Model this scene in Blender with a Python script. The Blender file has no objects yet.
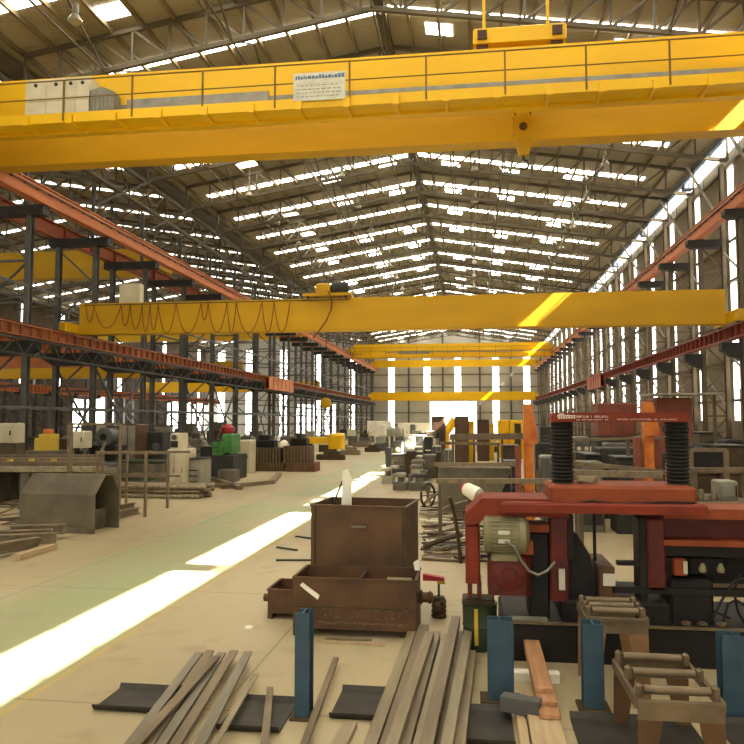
import bpy, math, random
from mathutils import Vector, Matrix
random.seed(7)
C = bpy.context.scene.collection
SC = bpy.context.scene
PI = math.pi
# ------------------------------------------------------------------ camera
FPX = 735.0
YAW = math.atan(101/735); PITCH = math.atan(49/735*math.cos(YAW)); CAMH = 2.5
cam = bpy.data.cameras.new('camera'); cam.sensor_width = 36; cam.sensor_fit = 'HORIZONTAL'
cam.lens = FPX/744*36; cam.clip_start = .05; cam.clip_end = 1000
camo = bpy.data.objects.new('camera', cam); C.objects.link(camo)
camo.location = (0, 0, CAMH); camo.rotation_euler = (PI/2+PITCH, 0, YAW)
SC.camera = camo
# ------------------------------------------------------------------ world, sun, exposure
w = bpy.data.worlds.new('world'); SC.world = w; w.use_nodes = True
bg = w.node_tree.nodes['Background']; bg.inputs[0].default_value = (1.0, .96, .88, 1); bg.inputs[1].default_value = 5.0
sd = bpy.data.lights.new('sun', 'SUN'); sd.energy = 130; sd.angle = .009; sd.color = (1, .95, .82)
sun = bpy.data.objects.new('sun', sd); C.objects.link(sun)
sun.location = (60, 30, 60)
sun.rotation_euler = Vector((1.08, -.10, 1.0)).to_track_quat('Z', 'Y').to_euler()
SC.view_settings.view_transform = 'Standard'; SC.view_settings.look = 'None'
SC.view_settings.gamma = 1; SC.view_settings.use_curve_mapping = False
SC.view_settings.exposure = 0.0
SKY_STRIP = 15.0

# ------------------------------------------------------------------ pixel helpers (places read off the photograph)
_f = Vector((-math.sin(YAW)*math.cos(PITCH), math.cos(YAW)*math.cos(PITCH), math.sin(PITCH)))
_r = Vector((math.cos(YAW), math.sin(YAW), 0)); _u = _r.cross(_f)
def ray(x, y): return _f + _r*((x-372)/FPX) + _u*((372-y)/FPX)
def fl(x, y, z=0.0):
    d = ray(x, y); t = (z-CAMH)/d.z; return Vector((d.x*t, d.y*t, z))
def aY(x, y, Y):
    d = ray(x, y); t = Y/d.y; return Vector((d.x*t, Y, CAMH+d.z*t))
def aX(x, y, X):
    d = ray(x, y); t = X/d.x; return Vector((X, d.y*t, CAMH+d.z*t))

# ------------------------------------------------------------------ materials
def hexc(h):
    h = h.lstrip('#'); v = [int(h[i:i+2], 16)/255 for i in (0, 2, 4)]
    return tuple((c/12.92 if c <= .04045 else ((c+.055)/1.055)**2.4) for c in v)
def mat(name, col, rough=.6, metal=0, col2=None, scale=3.0, amt=.5, bump=0, stretch=None, detail=6):
    if isinstance(col, str): col = hexc(col)
    if isinstance(col2, str): col2 = hexc(col2)
    m = bpy.data.materials.new(name); m.use_nodes = True; nt = m.node_tree; N = nt.nodes; L = nt.links
    b = N['Principled BSDF']; b.inputs['Roughness'].default_value = rough; b.inputs['Metallic'].default_value = metal
    b.inputs['Specular IOR Level'].default_value = .35
    tc = N.new('ShaderNodeTexCoord'); mp = N.new('ShaderNodeMapping'); L.new(tc.outputs['Object'], mp.inputs[0])
    if stretch: mp.inputs['Scale'].default_value = stretch
    nz = N.new('ShaderNodeTexNoise'); nz.inputs['Scale'].default_value = scale; nz.inputs['Detail'].default_value = detail
    L.new(mp.outputs[0], nz.inputs['Vector'])
    cr = N.new('ShaderNodeValToRGB'); L.new(nz.outputs['Fac'], cr.inputs[0])
    if col2 is None: col2 = tuple(c*(1-.45*amt) for c in col)
    cr.color_ramp.elements[0].position = .35; cr.color_ramp.elements[1].position = .65
    cr.color_ramp.elements[0].color = (*col, 1)
    mix = tuple(a*(1-amt)+c*amt for a, c in zip(col, col2)) if col2 else col
    cr.color_ramp.elements[1].color = (*(col2 if amt >= 1 else mix), 1)
    L.new(cr.outputs[0], b.inputs['Base Color'])
    if bump:
        bp = N.new('ShaderNodeBump'); bp.inputs['Strength'].default_value = bump; bp.inputs['Distance'].default_value = .02
        L.new(nz.outputs['Fac'], bp.inputs['Height']); L.new(bp.outputs[0], b.inputs['Normal'])
    return m
def emis(name, col, s):
    m = bpy.data.materials.new(name); m.use_nodes = True; nt = m.node_tree; N = nt.nodes
    N.remove(N['Principled BSDF']); e = N.new('ShaderNodeEmission'); e.inputs[0].default_value = (*col, 1); e.inputs[1].default_value = s
    nt.links.new(e.outputs[0], N['Material Output'].inputs[0]); return m
def corrugated(name, col, col2, axis=0, scale=6.0, rough=.6, strength=.6):
    m = mat(name, col, rough, 0, col2, .35, .7); nt = m.node_tree; N = nt.nodes; L = nt.links; b = N['Principled BSDF']
    tc = N.new('ShaderNodeTexCoord'); wv = N.new('ShaderNodeTexWave'); wv.wave_type = 'BANDS'
    wv.bands_direction = 'XYZ'[axis]; wv.inputs['Scale'].default_value = scale; wv.inputs['Distortion'].default_value = 0
    L.new(tc.outputs['Object'], wv.inputs[0])
    bp = N.new('ShaderNodeBump'); bp.inputs['Strength'].default_value = strength; bp.inputs['Distance'].default_value = .04
    L.new(wv.outputs['Fac'], bp.inputs['Height']); L.new(bp.outputs[0], b.inputs['Normal']); return m
M = {}
M['sheet'] = corrugated('roof_sheet', '#aba084', '#968b70', 0, 3.0)
M['sheet_under'] = corrugated('roof_sheet_across', '#aba084', '#968b70', 1, 3.0)
M['wallsheet'] = corrugated('wall_sheet', '#86785c', '#6c5f47', 1, 2.0)
M['farsheet'] = corrugated('far_wall_sheet', '#b4b3aa', '#a09f95', 0, 2.0)
M['steel_brown'] = mat('brown_painted_steel', '#6a5c44', .55, 0, '#4e4332', 1.5, .8)
M['purlin'] = mat('purlin_steel', '#8a7b5b', .5, .1, '#6e6046', 1.0, .8)
M['truss'] = mat('truss_steel', '#61563f', .55, 0, '#4c4331', 1.2, .8)
M['steel_grey'] = mat('grey_painted_steel', '#646460', .5, .1, '#4a4945', 1.5, .8)
M['steel_dark'] = mat('dark_steel', '#3b3a36', .6, .1, '#2c2b28', 2, .8)
M['steel_light'] = mat('light_steel', '#a09a88', .5, .1, '#7e786a', 2, .8)
M['bluegrey'] = mat('blue_grey_beam', '#7e8ea3', .5, 0, '#64707f', 2, .8)
M['rail'] = mat('orange_primer_beam', '#c97a4a', .55, 0, '#b26439', 1.2, .8, stretch=(1, .3, 1))
M['rail_red'] = mat('red_primer_beam', '#a5583a', .55, 0, '#8d4529', 1.2, .8, stretch=(1, .3, 1))
M['rail_low'] = mat('brown_orange_beam', '#a0603c', .55, 0, '#84492c', 1.2, .8, stretch=(1, .3, 1))
M['rail_low2'] = mat('brown_red_beam', '#8a4030', .55, 0, '#733325', 1.2, .8, stretch=(1, .3, 1))
M['railbar'] = mat('worn_rail_bar', '#4a3326', .4, .4)
M['yellow'] = mat('crane_yellow', '#eebb04', .42, 0, '#dcab06', .8, .8, stretch=(.3, 1, 1))
M['yellow2'] = mat('crane_yellow_dark', '#d5a508', .5, 0, '#bf9209', .7, .9, stretch=(.25, 1, 1))  # darker yellow, for the rear girder, carriages and smaller cranes
M['handrail'] = mat('shaded_handrail', '#7c5c10', .5, 0, '#5f470f', 2, .8)  # railing darkened in the colour itself to look shaded
M['orange'] = mat('orange_paint', '#cf7a24', .5, 0, '#a9501f', 4, .9)
M['cream'] = mat('cream_cabinet', '#d5cbad', .5, 0, '#bbb08f', 2, .6)
M['white'] = mat('white_sheet', '#f0ead8', .5, 0, '#d8d0ba', 3, .5)
M['grey_box'] = mat('grey_enamel', '#8b8878', .5, 0, '#716d5e', 3, .7)
M['conduit'] = mat('galvanised_duct', '#8f8a7e', .4, .4, '#756f64', 3, .7)
M['black'] = mat('black_rubber', '#1e1c1a', .6, 0, '#2c2926', 4, .6)
M['cable'] = mat('brown_cable', '#6b3d16', .6)
M['rust'] = mat('rusty_plate', '#4c3826', .6, .2, '#65472c', 2.2, 1.0, .25, detail=9)
M['rust_in'] = mat('rusty_plate_dull', '#40321f', .65, .1, '#52402a', 3, .8, .2)
M['mill'] = mat('mill_scale_plate', '#5e5748', .5, .25, '#7a7261', 2.5, .9, .1)
M['millside'] = mat('oxidised_sheet', '#5b5445', .55, .15, '#746952', 1.6, .9)
M['plate'] = mat('dark_floor_plate', '#33302b', .5, .2, '#443e36', 4, .8)
M['blue'] = mat('blue_painted_steel', '#3a5260', .5, 0, '#2c414d', 5, .8)
M['tube'] = mat('weathered_steel_tube', '#a39577', .45, .25, '#7d7058', 2, .9, stretch=(4, .4, 4))
M['tube2'] = mat('dull_steel_tube', '#8a7a60', .5, .25, '#6d5f4a', 2, .9, stretch=(4, .4, 4))
M['tube3'] = mat('grey_flat_bar', '#8b8270', .45, .3, '#6f6858', 2, .9, stretch=(4, .4, 4))
M['wood'] = mat('reddish_plank', '#b98a62', .7, 0, '#9a6b48', 3, .8, stretch=(6, .6, 6))
M['wood2'] = mat('pale_plank', '#b9a17c', .7, 0, '#9c8664', 3, .8, stretch=(6, .6, 6))
M['red'] = mat('machine_red', '#802c10', .65, 0, '#66200b', 3, .8)
M['redor'] = mat('machine_orange_red', '#93451e', .65, 0, '#7d3818', 3, .9)
M['reddark'] = mat('machine_red_dark', '#642117', .5, 0, '#451810', 4, .9)  # darker red, for gearbox, uprights and beam web
M['motor'] = mat('olive_motor', '#8c8461', .5, .1, '#6f684c', 4, .8)
M['mblack'] = mat('oily_machine_black', '#14110f', .65, 0, '#1f1a16', 5, .9)
M['rollsteel'] = mat('roller_stand_steel', '#7d6c53', .45, .3, '#62533e', 5, .8)
M['tan'] = mat('tan_leg', '#93704a', .6, 0, '#7a5a3a', 5, .8)
M['green'] = mat('machine_green', '#4d8a45', .5, 0, '#3c6c36', 4, .8)
M['greenbin'] = mat('green_bin', '#39452a', .6, 0, '#2a3320', 6, .8)
M['yel'] = mat('yellow_stripe', '#c9a838', .5)
M['brown'] = mat('brown_machine', '#5a3f2e', .6, 0, '#47311f', 3, .8)
M['redcab'] = mat('red_brown_cabinet', '#8a4a36', .6, 0, '#74402e', 3, .8)
M['redcap'] = mat('bright_red', '#b03030', .5)
M['plywood'] = mat('beige_wall_panel', '#a8967a', .7, 0, '#8d7b5e', 1, .8)
M['lightbar'] = emis('daylight_through_sheeting', (1, .95, .80), SKY_STRIP)
M['wallglow'] = emis('daylight_through_wall_sheeting', (1, .96, .86), 7.0)
M['sign'] = mat('sign_white', '#cfcab4', .5, 0, '#b5b09c', 4, .7)
M['signblue'] = mat('sign_blue', '#5a6f8e', .5)
M['markwhite'] = mat('white_lettering', '#e6d6c2', .6)
M['chalk'] = mat('faded_chalk', '#74604c', .9, 0, '#5e4735', 12, .9)
M['glass'] = mat('lamp_glass', '#a8a18c', .25, 0, '#938c76', 3, .5)

def floor_material():
    m = bpy.data.materials.new('concrete_floor'); m.use_nodes = True; nt = m.node_tree; N = nt.nodes; L = nt.links
    b = N['Principled BSDF']; b.inputs['Roughness'].default_value = .5; b.inputs['Specular IOR Level'].default_value = .3
    tc = N.new('ShaderNodeTexCoord'); sp = N.new('ShaderNodeSeparateXYZ'); L.new(tc.outputs['Object'], sp.inputs[0])
    def noise(s, d=6, st=None):
        n = N.new('ShaderNodeTexNoise'); n.inputs['Scale'].default_value = s; n.inputs['Detail'].default_value = d
        mp = N.new('ShaderNodeMapping'); L.new(tc.outputs['Object'], mp.inputs[0])
        if st: mp.inputs['Scale'].default_value = st
        L.new(mp.outputs[0], n.inputs['Vector']); return n
    def ramp(src, p0, c0, p1, c1):
        r = N.new('ShaderNodeValToRGB'); L.new(src, r.inputs[0]); e = r.color_ramp.elements
        e[0].position = p0; e[0].color = (*c0, 1); e[1].position = p1; e[1].color = (*c1, 1); return r
    def mth(op, a, bb=None, c=None):
        n = N.new('ShaderNodeMath'); n.operation = op
        for i, v in enumerate((a, bb, c)):
            if v is None: continue
            if isinstance(v, (int, float)): n.inputs[i].default_value = v
            else: L.new(v, n.inputs[i])
        return n.outputs[0]
    def mix(f, a, c):
        n = N.new('ShaderNodeMix'); n.data_type = 'RGBA'
        if isinstance(f, float): n.inputs[0].default_value = f
        else: L.new(f, n.inputs[0])
        for i, v in ((6, a), (7, c)):
            if isinstance(v, tuple): n.inputs[i].default_value = (*v, 1)
            else: L.new(v, n.inputs[i])
        return n.outputs[2]
    base = ramp(noise(.35, 8, (1, .35, 1)).outputs['Fac'], .35, hexc('#b9a986'), .68, hexc('#9f8f6d')).outputs[0]
    spots = ramp(noise(2.2, 10).outputs['Fac'], .56, (0, 0, 0), .72, (1, 1, 1)).outputs[0]
    base = mix(mth('MULTIPLY', spots, .35), base, hexc('#86704f'))
    # painted green gangway, worn through
    lane = mth('MULTIPLY', mth('GREATER_THAN', sp.outputs[0], -6.75), mth('LESS_THAN', sp.outputs[0], -4.06))
    wear = ramp(noise(.8, 9, (1, .4, 1)).outputs['Fac'], .36, (.15, .15, .15), .6, (1, 1, 1)).outputs[0]
    base = mix(mth('MULTIPLY', mth('MULTIPLY', lane, wear), .62), base, hexc('#93a578'))
    yl = mth('MULTIPLY', mth('GREATER_THAN', sp.outputs[0], -4.06), mth('LESS_THAN', sp.outputs[0], -3.98))
    base = mix(mth('MULTIPLY', mth('MULTIPLY', yl, wear), .6), base, hexc('#c9a83c'))
    # slab joints
    j1 = mth('LESS_THAN', mth('ABSOLUTE', mth('SUBTRACT', mth('FRACT', mth('DIVIDE', sp.outputs[1], 4.2)), .5)), .0035)
    j2 = mth('LESS_THAN', mth('ABSOLUTE', mth('SUBTRACT', mth('FRACT', mth('DIVIDE', sp.outputs[0], 4.4)), .5)), .003)
    base = mix(mth('MULTIPLY', mth('MAXIMUM', j1, j2), .5), base, hexc('#6e5c44'))
    L.new(base, b.inputs['Base Color'])
    return m
M['floor'] = floor_material()

# ------------------------------------------------------------------ mesh builder
WL = {}
class MB:
    def __init__(s): s.v = []; s.f = []
    def add(s, vs, fs):
        n = len(s.v); s.v += [tuple(v) for v in vs]; s.f += [tuple(i+n for i in f) for f in fs]; return s
    def box(s, x0, x1, y0, y1, z0, z1):
        vs = [(x, y, z) for z in (z0, z1) for y in (y0, y1) for x in (x0, x1)]
        return s.add(vs, [(0, 2, 3, 1), (4, 5, 7, 6), (0, 1, 5, 4), (2, 6, 7, 3), (0, 4, 6, 2), (1, 3, 7, 5)])
    def bbox(s, x0, x1, y0, y1, z0, z1, b=.02):
        # box with bevelled vertical and top edges (octagonal plan, chamfered top)
        b = min(b, (x1-x0)/3, (y1-y0)/3, (z1-z0)/3)
        def ring(i, z):
            return [(x0+b+i, y0+i, z), (x1-b-i, y0+i, z), (x1-i, y0+b+i, z), (x1-i, y1-b-i, z), (x1-b-i, y1-i, z), (x0+b+i, y1-i, z), (x0+i, y1-b-i, z), (x0+i, y0+b+i, z)]
        return s.rings([ring(0, z0), ring(0, z1-b), ring(b, z1)])
    def rings(s, R, cap=True, closed=True):
        n = len(R[0]); vs = [p for r in R for p in r]; fs = []
        for k in range(len(R)-1):
            for i in range(n if closed else n-1):
                j = (i+1) % n; fs.append((k*n+i, k*n+j, (k+1)*n+j, (k+1)*n+i))
        if cap: fs.append(tuple(range(n-1, -1, -1))); fs.append(tuple((len(R)-1)*n+i for i in range(n)))
        return s.add(vs, fs)
    def frame(s, p, q):
        p = Vector(p); q = Vector(q); d = (q-p)
        d = d.normalized() if d.length > 1e-9 else Vector((0, 0, 1))
        up = Vector((0, 0, 1)) if abs(d.z) < .95 else Vector((0, 1, 0))
        a = d.cross(up).normalized(); return p, q, a, a.cross(d).normalized()
    def bar(s, p, q, w, h=None):
        h = h or w; p, q, a, b = s.frame(p, q)
        R = [[c-a*w/2-b*h/2, c+a*w/2-b*h/2, c+a*w/2+b*h/2, c-a*w/2+b*h/2] for c in (p, q)]
        return s.rings(R)
    def tube(s, p, q, r, n=10, r2=None):
        r2 = r if r2 is None else r2; p, q, a, b = s.frame(p, q)
        R = [[c+a*rr*math.cos(2*PI*i/n)+b*rr*math.sin(2*PI*i/n) for i in range(n)] for c, rr in ((p, r), (q, r2))]
        return s.rings(R)
    def path(s, pts, r, n=6):
        pts = [Vector(p) for p in pts]; R = []
        for i, p in enumerate(pts):
            _, _, a, b = s.frame(pts[max(i-1, 0)], pts[min(i+1, len(pts)-1)])
            R.append([p+a*r*math.cos(2*PI*k/n)+b*r*math.sin(2*PI*k/n) for k in range(n)])
        return s.rings(R)
    def lathe(s, c, axis, prof, n=18):
        # prof: list of (distance along axis, radius)
        c = Vector(c); ax = Vector(axis).normalized(); _, _, a, b = s.frame(c, c+ax)
        R = [[c+ax*t+a*max(r, .0005)*math.cos(2*PI*i/n)+b*max(r, .0005)*math.sin(2*PI*i/n) for i in range(n)] for t, r in prof]
        return s.rings(R)
    def prism(s, outline, d0, d1, plane='XZ'):
        def P(u, v, d): return {'XZ': (u, d, v), 'YZ': (d, u, v), 'XY': (u, v, d)}[plane]
        return s.rings([[P(u, v, d0) for u, v in outline], [P(u, v, d1) for u, v in outline]])
    def ibar(s, p, q, w, h, t=.02):
        # I-section between p and q: two flanges and a web
        p, q, a, b = s.frame(p, q)
        o = b*(h/2-t/2)
        s.bar(p+o, q+o, w, t); s.bar(p-o, q-o, w, t); s.bar(p, q, t, h-2*t); return s
    def build(s, name, m, parent=None, base=None):
        me = bpy.data.meshes.new(name); o = bpy.data.objects.new(name, me); C.objects.link(o)
        if parent is not None:
            off = WL[parent.name]; o.parent = parent; WL[o.name] = off
        else:
            if base is None:
                xs = [v[0] for v in s.v]; ys = [v[1] for v in s.v]; zs = [v[2] for v in s.v]
                base = ((min(xs)+max(xs))/2, (min(ys)+max(ys))/2, min(zs))
            off = Vector(base); o.location = off; WL[o.name] = off
        me.from_pydata([tuple(Vector(v)-off) for v in s.v], [], s.f); me.validate(); me.update()
        import bmesh
        bm = bmesh.new(); bm.from_mesh(me); bmesh.ops.recalc_face_normals(bm, faces=bm.faces); bm.to_mesh(me); bm.free()
        me.materials.append(M[m] if isinstance(m, str) else m)
        return o
def smooth(o, ang=40):
    for p in o.data.polygons: p.use_smooth = True
    try: o.data.set_sharp_from_angle(angle=math.radians(ang))
    except Exception: pass
    return o
def tag(o, label, cat, group=None):
    o['label'] = label; o['category'] = cat
    if group: o['group'] = group
    return o
def struct(o): o['kind'] = 'structure'; return o
def thing(name, label, cat, loc, group=None):
    o = bpy.data.objects.new(name, None); C.objects.link(o); o.location = loc; WL[o.name] = Vector(loc); o.empty_display_size = .2
    return tag(o, label, cat, group)
def dup(root, loc, label, group=None, rz=None, sx=1):
    def cp(o, par):
        c = o.copy(); C.objects.link(c); c.parent = par
        for ch in kids[o.name]: cp(ch, c)
        return c
    kids = {}
    def walk(o):
        kids[o.name] = list(o.children)
        for ch in o.children: walk(ch)
    walk(root)
    r = cp(root, None); r.location = loc; r['label'] = label; WL[r.name] = Vector(loc)
    if group: r['group'] = group
    if rz is not None: r.rotation_euler[2] = rz
    return r
ORD = ['first', 'second', 'third', 'fourth', 'fifth', 'sixth', 'seventh', 'eighth', 'ninth', 'tenth', 'eleventh', 'twelfth', 'thirteenth',
       'fourteenth', 'fifteenth', 'sixteenth', 'seventeenth', 'eighteenth', 'nineteenth', 'twentieth', 'twenty-first', 'twenty-second', 'twenty-third', 'twenty-fourth', 'twenty-fifth', 'twenty-sixth']

# ================================================================== THE SHELL
YF = 122.0; YB = -14.0; XR = 11.7; XL = -46.0; XV = -16.4; XRIDGE = -3.2; ZR = 17.6; SL = .162
XRIDGE2 = XV*2-XRIDGE   # the neighbouring nave mirrors this one about the valley
def rz(X):
    if X < XV: X = 2*XV-X
    return ZR-SL*abs(X-XRIDGE)
struct(MB().box(XL, XR+3, YB, YF, -.3, 0).build('floor', 'floor', base=(0, 0, 0)))
ceil = MB()
for a, b in ((XV, XRIDGE), (XRIDGE, XR-.4), (XRIDGE2, XV), (XL, XRIDGE2)):
    R = []
    for X in (a, b):
        z = rz(X) if X != XV else rz(XV+.001)
        R.append([(X, YB, z), (X, YF, z), (X, YF, z+.12), (X, YB, z+.12)])
    ceil.rings(R)
ceiling = struct(ceil.build('ceiling', 'sheet_under', base=(0, 0, 15)))
# purlins under the sheeting
NP = 24
for i in range(NP+1):
    X = XV+.7+i*(XR-XV-1.2)/NP
    MB().box(X-.055, X+.055, YB, YF, rz(X)-.19, rz(X)-.005).build('purlin', 'purlin', ceiling)
for i in range(16):
    X = XV-.9-i*1.8
    MB().box(X-.055, X+.055, YB, YF, rz(X)-.19, rz(X)-.005).build('purlin', 'purlin', ceiling)
# translucent strips across the roof, one per bay, and single translucent sheets between them
wn = 0
def window(mb, m='lightbar', name=None):
    global wn
    wn += 1; return struct(mb.build('window_%d' % wn, m))
def roofpatch(x0, x1, y0, y1):
    mb = MB(); z0, z1 = rz(x0)-.012, rz(x1)-.012
    mb.rings([[(x0, y0, z0), (x0, y1, z0), (x0, y1, z0-.01), (x0, y0, z0-.01)], [(x1, y0, z1), (x1, y1, z1), (x1, y1, z1-.01), (x1, y0, z1-.01)]])
    return mb
STR_Y = [20.9+4.95*k for k in range(-6, 21)]
for k, Y in enumerate(STR_Y):
    window(roofpatch(-15.3, XRIDGE-.25, Y-.26, Y+.26)); window(roofpatch(XRIDGE+.25, 9.3, Y-.26, Y+.26))
    if Y > 5:
        window(roofpatch(XRIDGE2+.3, XV-1.6, Y-.22, Y+.22), 'wallglow'); window(roofpatch(XL+2, XRIDGE2-.3, Y-.22, Y+.22), 'wallglow')
    for X, oy in ((-11.8, 1.25), (-8.25, 1.15), (-4.8, 1.0), (-1.15, .9), (2.2, 1.1), (5.7, .95)):
        if (k*7+int(X*3)) % 5 == 0: continue
        window(roofpatch(X-.5, X+.5, Y+oy-.2, Y+oy+.62))
# side walls
WZ = 14.76                      # top of right wall; open ventilation gap above it up to the roof edge
wall_r = MB().box(XR, XR+.08, YB, YF, 0, WZ)
wall_r = struct(wall_r.build('wall_right', 'wallsheet', base=(XR, 0, 0)))
for z in (1.6, 3.4, 5.2, 7.0, 8.8, 10.6, 12.4, 14.1):
    MB().box(XR-.12, XR-.003, YB, YF, z-.06, z+.06).build('girt', 'steel_brown', wall_r)
struct(MB().box(XR-.03, XR-.004, 20, YF, 2.45, 3.9).build('trim_1', 'plywood'))
for k in range(22):
    Y = 14.9+4.95*k  # nearest strips lie out of view, added for their light
    if Y > 121: break
    for z0, z1 in ((2.5, 5.1), (5.3, 8.7), (8.9, 14.0)):
        window(MB().box(XR-.03, XR-.005, Y-.34, Y+.34, z0, z1), 'wallglow')
wall_l = struct(MB().box(XL-.1, XL, YB, YF, 0, 15.3).build('wall_left', 'steel_brown', base=(XL, 0, 0)))
for x0, x1, y0, y1 in ((73, 92, 399, 432), (96, 116, 396, 428), (168, 190, 398, 432), (192, 211, 402, 430)):
    a = aX(x0, y0, XL+.05); b = aX(x1, y1, XL+.05)
    window(MB().box(XL+.01, XL+.05, a.y, b.y, max(.6, b.z), a.z), 'wallglow')
for Y in range(35, 120, 7):
    window(MB().box(XL+.01, XL+.05, Y-.5, Y+.5, 5.5, 14.5), 'wallglow')
wall_f = struct(MB().box(XL, XR, YB-.1, YB, 0, 17.7).build('wall_front', 'farsheet', base=(0, YB, 0)))  # unseen end wall behind the camera, added to block frontal sky light
for X in (-40, -34, -28, -22, -13.6, -7.6, -2.5, 3.8, 9):
    window(MB().box(X-.62, X+.62, YB+.004, YB+.02, .5, 14.5), 'wallglow')
# far wall: sheeted frame around the big doorway
DX0, DX1, DZ = aY(430, 400, YF).x, aY(476.5, 400, YF).x, aY(450, 401.5, YF).z
fw = MB()
fw.box(XL, DX0, YF, YF+.1, 0, 17.7); fw.box(DX1, XR+.1, YF, YF+.1, 0, 17.7); fw.box(DX0, DX1, YF, YF+.1, DZ, 17.7)
fw = struct(fw.build('wall_back', 'farsheet', base=(0, YF, 0)))
for z in (1.8, 3.8, 5.9, 8.0, 10.1, 12.2, 14.3):
    g = MB()
    if z < DZ: g.box(XL, DX0, YF-.15, YF-.01, z-.07, z+.07); g.box(DX1, XR, YF-.15, YF-.01, z-.07, z+.07)
    else: g.box(XL, XR, YF-.15, YF-.01, z-.07, z+.07)
    g.build('girt', 'steel_grey', fw)
for px in (373, 409, 443, 480, 511, 541):
    X = aY(px, 400, YF).x
    MB().box(X-.15, X+.15, YF-.45, YF-.15, DZ if DX0 < X < DX1 else 0, rz(X)-.3).build('post', 'steel_grey', fw)
for px in (391.5, 427, 458, 496, 527):
    X = aY(px, 400, YF).x; z0 = DZ+.2 if DX0-.5 < X < DX1+.5 else .1
    window(MB().box(X-.5, X+.5, YF-.02, YF-.004, z0, 15.0), 'wallglow')
for X in (-20, -26, -32, -38, -43):
    window(MB().box(X-.6, X+.6, YF-.02, YF-.004, .1, 14.5), 'wallglow')
# low shutters seen through the left aisle at the far wall
window(MB().box(-30, -23, YF-.02, YF-.006, .2, 5.2), 'wallglow')

# ================================================================== ROOF TRUSSES
def truss_mesh(root, x0, x1, depth=1.25, n=20, ch=.15, wb=.085):
    def T(X): return rz(X)-.2
    ridge = XRIDGE if x0 > XV-.5 else XRIDGE2
    for nm, off in (('top_chord', 0), ('bottom_chord', -depth)):
        mb = MB()
        mb.bar((x0, root.location.y, T(x0)+off), (ridge, root.location.y, T(ridge)+off), ch)
        mb.bar((ridge, root.location.y, T(ridge)+off), (x1, root.location.y, T(x1)+off), ch)
        mb.build(nm, 'truss', root)
    mb = MB(); Y = root.location.y
    xs = [x0+(x1-x0)*i/n for i in range(n+1)]
    for i, X in enumerate(xs):
        mb.bar((X, Y, T(X)), (X, Y, T(X)-depth), wb)
        if i < n:
            X2 = xs[i+1]
            if X < ridge: mb.bar((X, Y, T(X)), (X2, Y, T(X2)-depth), wb)
            else: mb.bar((X, Y, T(X)-depth), (X2, Y, T(X2)), wb)
    mb.build('web', 'truss', root)
TR_Y = [18.4+4.95*k for k in range(0, 21)]
proto = thing('roof_truss', 'brown steel lattice roof truss of the main nave, first from the camera', 'roof truss', (0, TR_Y[0], 0), 'roof trusses of the main nave')
truss_mesh(proto, -15.6, 11.1)
for i, Y in enumerate(TR_Y[1:], 1):
    dup(proto, (0, Y, 0), 'brown steel lattice roof truss of the main nave, %s from the camera' % ORD[i])
proto = thing('roof_truss', 'brown steel roof truss over the left aisle, first from the camera', 'roof truss', (0, 28.3, 0), 'roof trusses over the left aisle')
truss_mesh(proto, -45.6, -17.2, n=16)
for i in range(1, 18):
    dup(proto, (0, 28.3+4.95*i, 0), 'brown steel roof truss over the left aisle, %s from the camera' % ORD[i])
tag(MB().box(XRIDGE-.16, XRIDGE+.16, YB+.2, YF-.2, ZR-.32, ZR-.06).build('ridge_beam', 'truss'), 'dark beam running along the ridge of the main nave roof', 'beam')
# diagonal bracing rods between purlins and truss bottoms (run along the hall)
for j, X in enumerate((-12.6, -8.0, -3.2, 1.6, 6.2)):
    mb = MB()
    for a, b in zip(TR_Y[:-1], TR_Y[1:]):
        z = rz(X); mb.bar((X, a, z-1.45), (X, (a+b)/2, z-.25), .06); mb.bar((X, (a+b)/2, z-.25), (X, b, z-1.45), .06)
        mb.bar((X, a, z-1.45), (X, b, z-1.45), .06)
    tag(mb.build('roof_bracing', 'truss', None, base=(X, TR_Y[0], rz(X)-1.45)), 'zigzag bracing running the length of the roof, %s line from the left' % ORD[j], 'bracing', 'lengthwise roof bracings')

# ================================================================== EDGE BEAM, GAP LATTICE
lg = thing('lattice_girder', 'pale blue grey lattice girder in the bright gap above the right wall', 'girder', (XR-.3, YB, WZ-.6))
mb = MB(); mb.box(XR-.62, XR-.45, YB, YF-.5, rz(XR-.6)-.3, rz(XR-.6)-.03); mb.build('chord', 'bluegrey', lg)
mb = MB()
y = 10.7-19.8
while y < YF:
    mb.box(XR-.5, XR-.02, y-.32, y+.32, WZ+.0, rz(XR)-.14).build('post', 'bluegrey', lg); y += 9.9; mb = MB()
mb = MB(); y = YB; up = True
while y < YF-1.3:
    z0, z1 = (WZ-.6, rz(XR)-.15) if up else (rz(XR)-.15, WZ-.6)
    x0, x1 = (XR-.15, XR-.5) if up else (XR-.5, XR-.15)
    mb.bar((x0, y, z0), (x1, y+1.24, z1), .035); y += 1.24; up = not up
mb.build('lacing', 'bluegrey', lg)
# valley girder on the left
lg = thing('lattice_girder', 'dark lattice girder along the roof valley above the left column row', 'girder', (XV, 16, 13.2))
MB().box(XV-.09, XV+.09, 15.8, YF, 14.5, 14.68).box(XV-.09, XV+.09, 15.8, YF, 13.2, 13.36).build('chord', 'truss', lg)
mb = MB(); y = 15.8; up = True
while y < YF-1.3:
    z0, z1 = (13.3, 14.6) if up else (14.6, 13.3)
    mb.bar((XV, y, z0), (XV, y+1.24, z1), .06); y += 1.24; up = not up
mb.build('lacing', 'truss', lg)
tag(MB().box(XV-.3, XV+.3, YB, YF-.2, 15.1, 15.14).box(XV-.34, XV-.3, YB, YF-.2, 15.1, 15.3).box(XV+.3, XV+.34, YB, YF-.2, 15.1, 15.3).build('valley_gutter', 'truss'),
    'dark sheet steel gutter running along the roof valley on the left', 'gutter')

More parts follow.
